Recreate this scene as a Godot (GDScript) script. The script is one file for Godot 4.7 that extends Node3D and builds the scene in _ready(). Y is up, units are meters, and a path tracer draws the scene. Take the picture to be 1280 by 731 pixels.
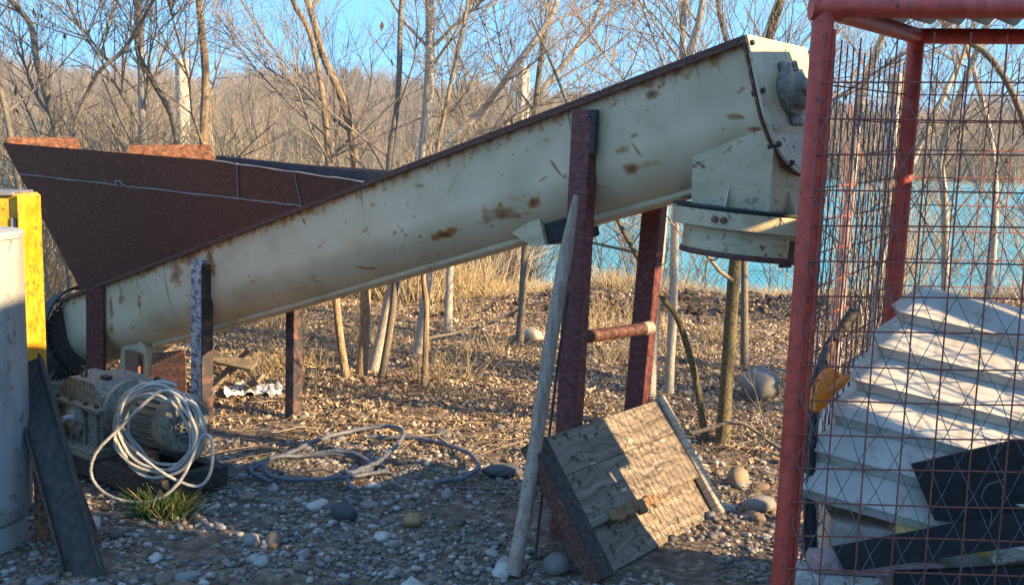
extends Node3D

var M := {}
var used := {}
var rng := RandomNumberGenerator.new()
var relief := FastNoiseLite.new()
var clods := FastNoiseLite.new()

# ---------------------------------------------------------------- mesh builder
class MB:
	var v := PackedVector3Array()
	var n := PackedVector3Array()
	var c := PackedColorArray()
	var uv := PackedVector2Array()
	var ix := PackedInt32Array()
	var col := Color(1, 1, 1)

	func vert(p: Vector3, nn: Vector3, t := Vector2.ZERO) -> int:
		v.append(p); n.append(nn); c.append(col); uv.append(t)
		return v.size() - 1

	func tri_i(a: int, b: int, d: int) -> void:
		var g := (v[b] - v[a]).cross(v[d] - v[a])
		if g.dot(n[a] + n[b] + n[d]) > 0.0:
			ix.append(a); ix.append(d); ix.append(b)
		else:
			ix.append(a); ix.append(b); ix.append(d)

	# flat convex polygon; its normal points away from «from»
	func poly(pts: Array, from: Vector3) -> void:
		var nn: Vector3 = (pts[1] - pts[0]).cross(pts[2] - pts[0])
		if nn.length() < 1e-12:
			return
		nn = nn.normalized()
		var mid := Vector3.ZERO
		for p in pts:
			mid += p
		mid /= pts.size()
		if nn.dot(mid - from) < 0.0:
			nn = -nn
		var k := v.size()
		for p in pts:
			vert(p, nn)
		for i in range(1, pts.size() - 1):
			tri_i(k, k + i, k + i + 1)

	# box with chamfered edges
	func box(xf: Transform3D, size: Vector3, b := 0.004) -> void:
		var h := size * 0.5
		b = min(b, min(h.x, min(h.y, h.z)) * 0.45)
		var o := xf.origin
		var P := {}
		for sx in [-1, 1]:
			for sy in [-1, 1]:
				for sz in [-1, 1]:
					var s := Vector3(sx, sy, sz)
					P[[sx, sy, sz, 0]] = xf * (s * Vector3(h.x, h.y - b, h.z - b))
					P[[sx, sy, sz, 1]] = xf * (s * Vector3(h.x - b, h.y, h.z - b))
					P[[sx, sy, sz, 2]] = xf * (s * Vector3(h.x - b, h.y - b, h.z))
					poly([P[[sx, sy, sz, 0]], P[[sx, sy, sz, 1]], P[[sx, sy, sz, 2]]], o)
		for s in [-1, 1]:
			poly([P[[s, -1, -1, 0]], P[[s, 1, -1, 0]], P[[s, 1, 1, 0]], P[[s, -1, 1, 0]]], o)
			poly([P[[-1, s, -1, 1]], P[[1, s, -1, 1]], P[[1, s, 1, 1]], P[[-1, s, 1, 1]]], o)
			poly([P[[-1, -1, s, 2]], P[[1, -1, s, 2]], P[[1, 1, s, 2]], P[[-1, 1, s, 2]]], o)
			for t in [-1, 1]:
				poly([P[[s, t, -1, 0]], P[[s, t, 1, 0]], P[[s, t, 1, 1]], P[[s, t, -1, 1]]], o)
				poly([P[[-1, s, t, 1]], P[[1, s, t, 1]], P[[1, s, t, 2]], P[[-1, s, t, 2]]], o)
				poly([P[[s, -1, t, 0]], P[[s, 1, t, 0]], P[[s, 1, t, 2]], P[[s, -1, t, 2]]], o)

	func bx(center: Vector3, size: Vector3, b := 0.004) -> void:
		box(Transform3D(Basis(), center), size, b)

	# bar of rectangular section from a to b: w across «side», t along the third direction
	func bar(a: Vector3, b: Vector3, w: float, t: float, side := Vector3.RIGHT, bev := 0.004) -> void:
		var y := (b - a).normalized()
		var z := side.cross(y).normalized()
		var x := y.cross(z)
		box(Transform3D(Basis(x, y, z), (a + b) * 0.5), Vector3(w, (b - a).length(), t), bev)

	# round tube through points
	func tube(p: Array, r: Array, sides := 6, caps := true) -> void:
		var cnt := p.size()
		var d0: Vector3 = (p[1] - p[0]).normalized()
		var x := d0.cross(Vector3(0.3, 0.17, 0.94)).normalized()
		if x.length() < 0.5:
			x = d0.cross(Vector3.RIGHT).normalized()
		var base := v.size()
		var acc := 0.0
		for i in cnt:
			var d: Vector3
			if i == 0: d = d0
			elif i == cnt - 1: d = (p[i] - p[i - 1]).normalized()
			else: d = (p[i + 1] - p[i - 1]).normalized()
			if i > 0: acc += (p[i] - p[i - 1]).length()
			x = (x - d * x.dot(d)).normalized()
			var y := d.cross(x)
			for k in sides:
				var a := TAU * k / sides
				var nn := x * cos(a) + y * sin(a)
				vert(p[i] + nn * r[i], nn, Vector2(float(k) / sides, acc))
		for i in cnt - 1:
			for k in sides:
				var a := base + i * sides + k
				var b := base + i * sides + (k + 1) % sides
				tri_i(a, b, b + sides)
				tri_i(a, b + sides, a + sides)
		if caps:
			for e in [0, cnt - 1]:
				if r[e] < 0.004: continue
				var pts := []
				for k in sides:
					pts.append(v[base + e * sides + k])
				poly(pts, p[1] if e == 0 else p[cnt - 2])

	func rod(a: Vector3, b: Vector3, r: float, sides := 8, r2 := -1.0) -> void:
		tube([a, b], [r, r if r2 < 0.0 else r2], sides)

	# prof: Array of Vector2(radius, height) turned about xf's y axis; flat facets along the profile, smooth round it
	func lathe(xf: Transform3D, prof: Array, sides := 24) -> void:
		for i in prof.size() - 1:
			var a: Vector2 = prof[i]
			var b: Vector2 = prof[i + 1]
			var t := b - a
			if t.length() < 1e-6: continue
			var nn := Vector2(t.y, -t.x).normalized()
			var base := v.size()
			for k in sides + 1:
				var an := TAU * k / sides
				var q := Vector3(cos(an), 0, sin(an))
				var nrm := (xf.basis * (q * nn.x + Vector3.UP * nn.y)).normalized()
				vert(xf * (q * a.x + Vector3.UP * a.y), nrm)
				vert(xf * (q * b.x + Vector3.UP * b.y), nrm)
			for k in sides:
				tri_i(base + k * 2, base + k * 2 + 1, base + k * 2 + 3)
				tri_i(base + k * 2, base + k * 2 + 3, base + k * 2 + 2)

	# outline in xf's xy plane, extruded along z from 0 to depth
	func prism(xf: Transform3D, outline: PackedVector2Array, depth: float) -> void:
		var t := Geometry2D.triangulate_polygon(outline)
		var ccw := not Geometry2D.is_polygon_clockwise(outline)
		var cnt := outline.size()
		for f in 2:
			var nn := xf.basis.z.normalized() * (1.0 if f == 1 else -1.0)
			var base := v.size()
			for q in outline:
				vert(xf * Vector3(q.x, q.y, depth * f), nn)
			for i in range(0, t.size(), 3):
				tri_i(base + t[i], base + t[i + 1], base + t[i + 2])
		for i in cnt:
			var a := outline[i]
			var b := outline[(i + 1) % cnt]
			var e := (b - a).normalized()
			var o2 := Vector2(e.y, -e.x) if ccw else Vector2(-e.y, e.x)
			var nn := (xf.basis * Vector3(o2.x, o2.y, 0)).normalized()
			var base := v.size()
			vert(xf * Vector3(a.x, a.y, 0), nn); vert(xf * Vector3(b.x, b.y, 0), nn)
			vert(xf * Vector3(b.x, b.y, depth), nn); vert(xf * Vector3(a.x, a.y, depth), nn)
			tri_i(base, base + 1, base + 2); tri_i(base, base + 2, base + 3)

	# plate: planar convex outline (world points) given a thickness along the direction away from «front»
	func plate(pts: Array, off: Vector3) -> void:
		var back := []
		var mid := Vector3.ZERO
		for p in pts:
			back.append(p + off)
			mid += p + off * 0.5
		mid /= pts.size()
		poly(pts, mid); poly(back, mid)
		for i in pts.size():
			var j := (i + 1) % pts.size()
			poly([pts[i], pts[j], back[j], back[i]], mid)

	func mesh() -> ArrayMesh:
		var a := []
		a.resize(Mesh.ARRAY_MAX)
		a[Mesh.ARRAY_VERTEX] = v
		a[Mesh.ARRAY_NORMAL] = n
		a[Mesh.ARRAY_COLOR] = c
		a[Mesh.ARRAY_TEX_UV] = uv
		a[Mesh.ARRAY_INDEX] = ix
		var m := ArrayMesh.new()
		m.add_surface_from_arrays(Mesh.PRIMITIVE_TRIANGLES, a)
		return m


# ---------------------------------------------------------------- scene helpers
func numbered(called: String) -> String:
	used[called] = used.get(called, -1) + 1
	return called if used[called] == 0 else "%s_%03d" % [called, used[called]]

func tag(o: Node3D, label := "", category := "", group := "", kind := "") -> Node3D:
	if label: o.set_meta("label", label)
	if category: o.set_meta("category", category)
	if group: o.set_meta("group", group)
	if kind: o.set_meta("kind", kind)
	return o

func thing(called: String, label: String, category: String, xf := Transform3D(), group := "") -> Node3D:
	var o := Node3D.new()
	o.name = numbered(called)
	add_child(o)
	o.transform = xf
	return tag(o, label, category, group)

# one named mesh; top-level when parent is null
func obj(called: String, mb: MB, m: Material, parent: Node3D = null) -> MeshInstance3D:
	return inst(called, mb.mesh(), m, parent)

func inst(called: String, me: Mesh, m: Material, parent: Node3D = null) -> MeshInstance3D:
	var o := MeshInstance3D.new()
	o.mesh = me
	o.material_override = m
	if parent:
		o.name = called
		parent.add_child(o, true)
	else:
		o.name = numbered(called)
		add_child(o)
	return o

# part built in world coordinates under a thing that is moved and turned
func wobj(called: String, mb: MB, m: Material, parent: Node3D) -> MeshInstance3D:
	var o := obj(called, mb, m, parent)
	o.transform = parent.transform.affine_inverse()
	return o

func T(p: Vector3, yaw := 0.0, pitch := 0.0, roll := 0.0) -> Transform3D:
	return Transform3D(Basis.from_euler(Vector3(deg_to_rad(pitch), deg_to_rad(yaw), deg_to_rad(roll))), p)

# ---------------------------------------------------------------- textures
func lin(r: float, g: float, b: float) -> Color:
	return Color(r, g, b).linear_to_srgb()

func noise_bytes(w: int, h: int, sd: int, freq: float, oct := 4, kind := FastNoiseLite.TYPE_SIMPLEX_SMOOTH) -> PackedByteArray:
	var f := FastNoiseLite.new()
	f.seed = sd
	f.noise_type = kind
	f.frequency = freq
	f.fractal_octaves = oct
	var im := f.get_seamless_image(w, h)
	im.convert(Image.FORMAT_L8)
	return im.get_data()

# noise stretched along u (for wood grain and brushed streaks)
func streak_bytes(w: int, h: int, sd: int, freq: float, stretch: int) -> PackedByteArray:
	var f := FastNoiseLite.new()
	f.seed = sd
	f.frequency = freq
	f.fractal_octaves = 4
	var im := f.get_seamless_image(w / stretch, h)
	im.convert(Image.FORMAT_L8)
	im.resize(w, h, Image.INTERPOLATE_CUBIC)
	return im.get_data()

# long wood grain with slow waves
func wood_bytes(w: int, h: int, sd: int) -> PackedByteArray:
	var f := FastNoiseLite.new()
	f.seed = sd
	f.frequency = 1.0
	f.fractal_octaves = 3
	var out := PackedByteArray()
	out.resize(w * h)
	for y in h:
		for x in w:
			var wave := f.get_noise_2d(x * .006 + 50.0, y * .012) * 14.0
			var v := f.get_noise_2d(x * .0016, (y + wave) * .055) * .75 + f.get_noise_2d(x * .012, (y + wave) * .21 + 90.0) * .45
			out[y * w + x] = clampi(int(128 + v * 150), 0, 255)
	return out

func ramp(stops: Array) -> PackedColorArray:
	var g := Gradient.new()
	var off := PackedFloat32Array()
	var cols := PackedColorArray()
	for s in stops:
		off.append(s[0]); cols.append(s[1])
	g.offsets = off
	g.colors = cols
	var lut := PackedColorArray()
	for i in 256:
		lut.append(g.sample(i / 255.0))
	return lut

# colours: base ramp by noise a; where noise b passes «thr» the second ramp shows (flakes, spots)
func tex(w: int, h: int, a: PackedByteArray, stops: Array, b := PackedByteArray(), thr := 255, stops2 := [], soft := 12) -> ImageTexture:
	var l1 := ramp(stops)
	var l2 := ramp(stops2) if stops2 else l1
	var out := PackedByteArray()
	out.resize(w * h * 3)
	var two := b.size() > 0
	for i in w * h:
		var cc := l1[a[i]]
		if two and b[i] > thr:
			cc = cc.lerp(l2[b[i]], minf(1.0, float(b[i] - thr) / soft))
		out[i * 3] = cc.r8; out[i * 3 + 1] = cc.g8; out[i * 3 + 2] = cc.b8
	return ImageTexture.create_from_image(Image.create_from_data(w, h, false, Image.FORMAT_RGB8, out))

func grey_tex(w: int, h: int, a: PackedByteArray) -> ImageTexture:
	return ImageTexture.create_from_image(Image.create_from_data(w, h, false, Image.FORMAT_L8, a))

func mat(color, rough := 0.8, scale := 1.0, bump: Texture2D = null, depth := 0.3, metal := 0.0) -> StandardMaterial3D:
	var m := StandardMaterial3D.new()
	m.roughness = rough
	m.metallic = metal
	if color is Texture2D:
		m.albedo_texture = color
	else:
		m.albedo_color = color
	m.uv1_triplanar = true
	m.uv1_scale = Vector3.ONE * scale
	if bump:
		m.heightmap_enabled = true
		m.heightmap_texture = bump
		m.heightmap_scale = depth
	return m

func materials() -> void:
	var S := 512
	var n1 := noise_bytes(S, S, 1, 0.012, 5)
	var n2 := noise_bytes(S, S, 2, 0.03, 5)
	var n3 := noise_bytes(S, S, 3, 0.07, 4)
	var n4 := noise_bytes(S, S, 4, 0.02, 5)
	var gr := streak_bytes(S, S, 5, 0.035, 8)
	var n5 := PackedByteArray()   # patchy spots: fine noise that only breaks out where the coarse one is high
	n5.resize(S * S)
	for i in S * S: n5[i] = clampi(int((n3[i] - 128) * .8 + (n2[i] - 128) * .5 + (n1[(i * 7 + 9000) % (S * S)] - 128) * 0.0 + (n4[i] - 128) * .9 + 128), 0, 255)
	var grl := wood_bytes(S, S, 15)
	var grv := PackedByteArray()   # grain running up instead of across
	grv.resize(S * S)
	for y in S:
		for x in S: grv[y * S + x] = gr[x * S + y]
	var gl := grey_tex(S, S, grl)
	var gv := grey_tex(S, S, grv)
	var g1 := grey_tex(S, S, n2)
	var g2 := grey_tex(S, S, n3)
	var gg := grey_tex(S, S, gr)
	M.rust = mat(tex(S, S, n3, [[0.2, lin(.065, .024, .017)], [0.5, lin(.11, .041, .028)], [0.8, lin(.16, .062, .040)]], n5, 188, [[0.5, lin(.15, .062, .038)], [1, lin(.26, .115, .06)]], 60), .7, 1.3, g2, 0.2)
	M.rust_band = mat(tex(S, S, n1, [[0.2, lin(.020, .020, .026)], [0.8, lin(.045, .040, .048)]]), .6, 1.5, g2, 0.15)
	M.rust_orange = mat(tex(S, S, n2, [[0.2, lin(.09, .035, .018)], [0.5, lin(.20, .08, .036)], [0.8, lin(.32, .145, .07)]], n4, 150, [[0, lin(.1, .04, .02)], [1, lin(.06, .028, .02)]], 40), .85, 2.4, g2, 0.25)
	M.weld = mat(tex(S, S, n3, [[0.2, lin(.16, .14, .14)], [0.8, lin(.36, .33, .32)]]), .5, 6.0)
	M.oxide = mat(tex(S, S, n2, [[0.2, lin(.07, .016, .015)], [0.5, lin(.13, .030, .027)], [0.8, lin(.19, .052, .044)]], n5, 185, [[0, lin(.07, .035, .028)], [1, lin(.2, .1, .08)]], 30), .65, 2.0, g2, 0.12)
	M.dark_steel = mat(tex(S, S, n2, [[0.2, lin(.026, .023, .020)], [0.8, lin(.070, .060, .052)]], n5, 185, [[0, lin(.08, .04, .025)], [1, lin(.13, .06, .03)]], 40), .8, 1.8, g2, 0.08)
	M.flaky = mat(tex(S, S, n1, [[0.2, lin(.38, .41, .46)], [0.8, lin(.52, .54, .57)]], n5, 150, [[0.4, lin(.12, .06, .045)], [1, lin(.06, .035, .03)]], 8), .5, 2.0, g2, 0.08)
	M.post_black = mat(tex(S, S, n2, [[0.2, lin(.025, .022, .024)], [0.8, lin(.05, .042, .044)]], n1, 150, [[0.5, lin(.14, .06, .045)], [1, lin(.2, .1, .08)]]), .6, 2.0, g2, 0.1)
	M.cream = mat(tex(S, S, n1, [[0.2, lin(.41, .335, .205)], [0.5, lin(.51, .42, .265)], [0.85, lin(.56, .47, .315)]], n5, 214, [[0.6, lin(.30, .16, .07)], [1, lin(.12, .06, .03)]], 25), .5, 1.2, g2, 0.05)
	M.cage_red = mat(tex(S, S, n1, [[0.2, lin(.40, .042, .026)], [0.5, lin(.55, .062, .036)], [0.85, lin(.60, .09, .055)]], n5, 206, [[0.6, lin(.15, .05, .04)], [1, lin(.08, .04, .03)]], 14), .45, 2.2, g2, 0.05)
	M.mesh_red = mat(tex(S, S, n2, [[0.2, lin(.22, .058, .042)], [0.8, lin(.40, .115, .080)]]), .7, 3.0)
	M.wire = mat(tex(S, S, n2, [[0.2, lin(.08, .08, .085)], [0.8, lin(.19, .19, .19)]]), .5, 3.0)
	M.plastic = mat(tex(S, S, n1, [[0.15, lin(.41, .385, .335)], [0.5, lin(.53, .505, .45)], [0.85, lin(.58, .555, .50)]], n5, 168, [[0.6, lin(.43, .39, .32)], [1, lin(.33, .29, .22)]], 50), .42, 0.9)
	M.rubber = mat(tex(S, S, n2, [[0.2, lin(.012, .012, .014)], [0.8, lin(.026, .026, .029)]]), .7, 2.0, g2, 0.1)
	M.yellow = mat(tex(S, S, n1, [[0.2, lin(.55, .27, .010)], [0.5, lin(.68, .345, .014)], [0.85, lin(.72, .39, .03)]], n5, 198, [[0.6, lin(.3, .15, .03)], [1, lin(.12, .06, .03)]], 10), .45, 1.5)
	M.orange_plastic = mat(lin(.85, .21, .006), .35)
	M.grey_strip = mat(tex(S, S, n2, [[0.2, lin(.13, .12, .12)], [0.8, lin(.24, .23, .22)]]), .7, 3.0)
	M.tank_white = mat(tex(S, S, grv, [[0.15, lin(.27, .265, .25)], [0.5, lin(.34, .335, .32)], [0.85, lin(.385, .38, .36)]], n5, 200, [[0.6, lin(.25, .22, .18)], [1, lin(.16, .13, .10)]], 40), .45, 0.8)
	M.motor = mat(tex(S, S, n2, [[0.2, lin(.125, .125, .095)], [0.5, lin(.20, .20, .155)], [0.85, lin(.26, .255, .20)]], n4, 165, [[0.6, lin(.12, .09, .06)], [1, lin(.08, .06, .045)]], 25), .55, 3.0, g2, 0.08)
	M.motor_rust = mat(tex(S, S, n2, [[0.2, lin(.14, .06, .035)], [0.8, lin(.26, .13, .08)]]), .8, 4.0, g2, 0.1)
	M.bright_metal = mat(tex(S, S, n2, [[0.2, lin(.42, .42, .43)], [0.8, lin(.62, .62, .62)]]), .35, 5.0, null, 0, 0.7)
	M.cable = mat(tex(S, S, n2, [[0.2, lin(.38, .37, .33)], [0.8, lin(.55, .54, .50)]], n4, 165, [[0.6, lin(.27, .24, .19)], [1, lin(.22, .19, .15)]], 40), .45, 5.0)
	M.hose = mat(tex(S, S, n2, [[0.2, lin(.06, .075, .10)], [0.8, lin(.13, .15, .185)]], n4, 165, [[0.6, lin(.15, .13, .10)], [1, lin(.2, .17, .13)]], 30), .55, 5.0)
	M.wood_grey = mat(tex(S, S, grl, [[0.1, lin(.075, .056, .040)], [0.35, lin(.165, .130, .094)], [0.6, lin(.235, .190, .140)], [0.9, lin(.31, .26, .195)]], n5, 176, [[0.6, lin(.13, .10, .072)], [1, lin(.05, .038, .028)]], 60), .85, 0.9, gl, 0.15)
	M.wood_pale = mat(tex(S, S, gr, [[0.15, lin(.28, .22, .15)], [0.5, lin(.46, .38, .28)], [0.85, lin(.55, .48, .38)]]), .85, 3.0, gg, 0.3)
	M.rotten = mat(tex(S, S, n3, [[0.2, lin(.20, .11, .05)], [0.8, lin(.45, .29, .15)]]), .95, 6.0, g2, 0.6)
	M.pole = mat(tex(S, S, grv, [[0.2, lin(.22, .16, .12)], [0.6, lin(.40, .31, .24)]], n5, 168, [[0.6, lin(.30, .16, .11)], [1, lin(.22, .11, .08)]], 30), .8, 2.2, gv, 0.12)
	M.bark_tan = mat(tex(S, S, grv, [[0.15, lin(.15, .11, .065)], [0.5, lin(.30, .225, .145)], [0.85, lin(.42, .33, .22)]], n4, 165, [[0.6, lin(.16, .13, .09)], [1, lin(.10, .085, .06)]], 40), .9, 2.5, gv, 0.4)
	M.bark_grey = mat(tex(S, S, n2, [[0.15, lin(.10, .085, .068)], [0.5, lin(.19, .165, .13)], [0.85, lin(.30, .27, .21)]]), .9, 3.0, g2, 0.5)
	M.bark_green = mat(tex(S, S, n2, [[0.15, lin(.07, .06, .03)], [0.5, lin(.17, .15, .075)], [0.85, lin(.28, .24, .13)]], n4, 160, [[0.6, lin(.05, .045, .035)], [1, lin(.04, .035, .03)]]), .9, 4.0, g2, 0.7)
	M.bark_pale = mat(tex(S, S, n2, [[0.15, lin(.30, .27, .22)], [0.5, lin(.50, .46, .39)], [0.85, lin(.60, .56, .49)]], n3, 168, [[0.6, lin(.14, .12, .1)], [1, lin(.1, .09, .08)]]), .85, 3.0, g2, 0.4)
	M.twig = mat(tex(S, S, n2, [[0.2, lin(.17, .14, .11)], [0.8, lin(.33, .275, .215)]]), .9, 3.0)
	M.twig_pale = mat(tex(S, S, n2, [[0.2, lin(.24, .20, .145)], [0.8, lin(.42, .36, .27)]]), .9, 3.0)
	M.concrete = mat(tex(S, S, n2, [[0.2, lin(.33, .31, .28)], [0.8, lin(.48, .46, .42)]]), .9, 4.0, g2, 0.2)
	M.zinc = mat(tex(S, S, n1, [[0.2, lin(.16, .16, .165)], [0.8, lin(.27, .27, .27)]]), .5, 2.0, null, 0, 0.3)
	M.earth = mat(tex(S, S, n2, [[0.15, lin(.06, .042, .028)], [0.5, lin(.125, .090, .060)], [0.85, lin(.20, .152, .108)]], n5, 170, [[0.5, lin(.18, .135, .095)], [1, lin(.32, .26, .19)]], 40), .95, 0.7, g2, 1.2)
	M.earth.uv1_world_triplanar = true
	var hill := tex(S, S, n2, [[0.2, lin(.07, .05, .036)], [0.8, lin(.15, .105, .075)]])
	M.hill = mat(hill, .95, 0.05)
	M.hill.uv1_world_triplanar = true
	M.vc = StandardMaterial3D.new()
	M.vc.vertex_color_use_as_albedo = true
	M.vc.roughness = 0.85
	M.leaf = M.vc.duplicate()
	M.leaf.roughness = 0.7
	M.stone = mat(tex(S, S, n3, [[0.2, lin(.7, .7, .7)], [0.8, lin(1, 1, 1)]]), .75, 5.0, g2, 0.15)
	M.stone.vertex_color_use_as_albedo = true
	M.water = mat(tex(S, S, n1, [[0.2, lin(.035, .31, .36)], [0.8, lin(.06, .38, .42)]]), .34, 0.02, g1, 1.2)
	M.water.uv1_world_triplanar = true
	M.film = mat(lin(.62, .64, .68), .3)
	M.yellow_board = mat(tex(S, S, gr, [[0.2, lin(.5, .34, .10)], [0.8, lin(.66, .48, .17)]]), .8, 2.0)
	M.pink = mat(tex(S, S, n2, [[0.2, lin(.42, .25, .25)], [0.8, lin(.58, .42, .40)]]), .8, 2.0, g2, 0.2)
	M.foam = mat(tex(S, S, n2, [[0.2, lin(.5, .47, .44)], [0.8, lin(.68, .65, .6)]], n4, 165, [[0.5, lin(.3, .26, .2)], [1, lin(.2, .16, .12)]], 30), .8, 3.0, g2, 0.2)
	M.container = mat(lin(.10, .14, .18), .6)

# cream paint of the trough with its rust patches, scratches and stains: u along the trough, v round it from the near top edge
func trough_texture(x0: float, x1: float, total: float, straight: float) -> ImageTexture:
	var w := 2048
	var h := 512
	var a := noise_bytes(w, h, 21, 0.006, 5)
	var b := noise_bytes(w, h, 22, 0.035, 5)
	var d := noise_bytes(w, h, 23, 0.012, 4)
	var lut := ramp([[0.1, lin(.47, .37, .23)], [0.5, lin(.56, .45, .29)], [0.9, lin(.61, .50, .345)]])
	var out := PackedByteArray()
	out.resize(w * h * 3)
	var rustc := lin(.34, .135, .038)
	var rustd := lin(.075, .036, .024)
	var stain := lin(.37, .24, .11)
	for y in h:
		var sv := float(y) / h * total
		for x in w:
			var i := y * w + x
			var cc := lut[a[i]]
			# stains running in an uneven band near the bottom seam and under the top flange
			var bot := 1.0 - absf(sv - (straight + .33)) / .10
			if bot > 0.0:
				var k := (d[i] / 255.0 - .42) * 2.6 * bot
				if k > 0.0: cc = cc.lerp(stain, minf(k, .75))
			if sv < .06:
				var k2 := (b[i] / 255.0 + (0.06 - sv) * 4.0 - .58) * 3.0
				if k2 > 0.0: cc = cc.lerp(rustc, minf(k2, .8))
			if b[i] > 206 and d[i] > 140: cc = cc.lerp(rustc, .8)
			out[i * 3] = cc.r8; out[i * 3 + 1] = cc.g8; out[i * 3 + 2] = cc.b8
	var im := Image.create_from_data(w, h, false, Image.FORMAT_RGB8, out)
	# each: along, down the side, half length, half height, turn, darkness
	var spots := [[1.90, .355, .085, .020, -.1, 1.0], [2.455, .335, .030, .022, .3, .9], [2.986, .325, .034, .020, .1, .8], [2.966, .245, .026, .016, .2, .8], [3.153, .066, .026, .016, .1, .9], [3.19, .05, .010, .008, 0, .9], [3.21, .045, .008, .007, 0, .9],
		[2.256, .33, .09, .022, .25, .55], [2.30, .36, .08, .016, .2, .6], [2.18, .345, .05, .02, .1, .5], [3.465, .25, .035, .012, .4, .6], [3.50, .265, .02, .008, .4, .7], [3.528, .32, .03, .008, .3, .8], [3.55, .335, .02, .006, .3, .7], [1.282, .40, .05, .009, .5, .7], [1.33, .415, .03, .006, .3, .9],
		[.86, .03, .02, .012, 0, .8], [.95, .07, .02, .008, 1.2, .9], [1.42, .05, .007, .05, 0, .5], [-.75, .20, .02, .05, .2, .8], [-.95, .13, .03, .05, .3, .7], [-1.1, .18, .02, .06, .2, .8], [-1.15, .30, .03, .04, 0, .6], [-.3, .10, .05, .07, 0, .8], [-.12, .04, .06, .05, 0, .7], [.08, .09, .03, .08, 0, .9],
		[1.6, .27, .012, .005, .6, .9], [1.66, .30, .010, .005, .6, .9], [1.75, .33, .014, .004, .6, .9], [1.72, .17, .008, .016, 0, .3], [2.02, .15, .05, .003, -.7, .4], [2.62, .22, .006, .05, -.5, .8], [2.66, .27, .014, .012, .3, .8], [2.38, .30, .05, .003, .5, .6], [.9, .38, .04, .003, .7, .8], [.55, .33, .003, .02, .4, .8], [.4, .25, .005, .012, 0, .8], [3.03, .26, .006, .03, -.4, .6], [3.08, .33, .05, .012, .2, .3], [2.75, .12, .01, .007, 0, .4]]
	var r := RandomNumberGenerator.new()
	r.seed = 4
	for i in 70:   # rust runs below the top edge strip
		var ln := r.randf_range(.015, .02 + .10 * pow(r.randf(), 2.0))
		spots.append([r.randf_range(-1.6, 3.5), ln * .8, r.randf_range(.0025, .006), ln, 0.0, r.randf_range(.15, .5)])
	for i in 26:   # larger flaked patches
		spots.append([r.randf_range(-1.2, 3.5), r.randf_range(.08, .46), r.randf_range(.008, .03), r.randf_range(.004, .010), r.randf_range(-.5, .5), r.randf_range(.3, .7)])
	for i in 55:
		spots.append([r.randf_range(-1.6, 3.5), r.randf_range(.03, .5), r.randf_range(.003, .010), r.randf_range(.002, .005), r.randf_range(-1, 1), r.randf_range(.4, .9)])
	for s in spots:
		var cx: float = (s[0] - x0) / (x1 - x0) * w
		var cy: float = s[1] / total * h
		var kx: float = w / (x1 - x0)
		var ky: float = h / total
		var ca := cos(s[4])
		var sa := sin(s[4])
		var ex: float = (absf(s[2] * ca) + absf(s[3] * sa)) * kx * 1.8 + 2
		var ey: float = (absf(s[2] * sa) + absf(s[3] * ca)) * ky * 1.8 + 2
		for py in range(int(cy - ey), int(cy + ey) + 1):
			for px in range(int(cx - ex), int(cx + ex) + 1):
				if px < 0 or py < 0 or px >= w or py >= h: continue
				var qx := (px - cx) / kx
				var qy := (py - cy) / ky
				var lx: float = (qx * ca + qy * sa) / s[2]
				var ly: float = (-qx * sa + qy * ca) / s[3]
				var q := sqrt(lx * lx + ly * ly) + (b[py * w + px] / 255.0 - .5) * 1.6
				if q < 1.25:
					var k: float = clampf((1.25 - q) * 1.6, 0, 1) * s[5]
					var tgt := rustc.lerp(rustd, clampf((.55 - q) * 1.3, 0, .9))
					im.set_pixel(px, py, im.get_pixel(px, py).lerp(tgt, k))
	return ImageTexture.create_from_image(im)

# ---------------------------------------------------------------- ground
func ground_y(x: float, z: float) -> float:
	var y := relief.get_noise_2d(x * 1.0, z * 1.0) * 0.05
	if z > -13.0 and absf(x) < 7.0:
		y += clods.get_noise_2d(x, z) * 0.022
	y += 0.20 * exp(-pow((z + 10.9 + 0.3 * sin(x * 1.3)) / 0.45, 2)) * clampf((x + 1.5) / 2.5, 0.25, 1.0)
	if z < -11.5:
		y -= smoothstep(0.0, 1.0, clampf((-11.5 - z) / 5.5, 0, 1)) * 2.4
	return y

func steps(stops: Array) -> PackedFloat32Array:
	var out := PackedFloat32Array()
	for i in stops.size() - 1:
		var a: float = stops[i][0]
		var b: float = stops[i + 1][0]
		var cnt: int = maxi(1, int(round(absf(b - a) / stops[i][1])))
		for k in cnt:
			out.append(lerpf(a, b, float(k) / cnt))
	out.append(stops[-1][0])
	return out

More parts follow.
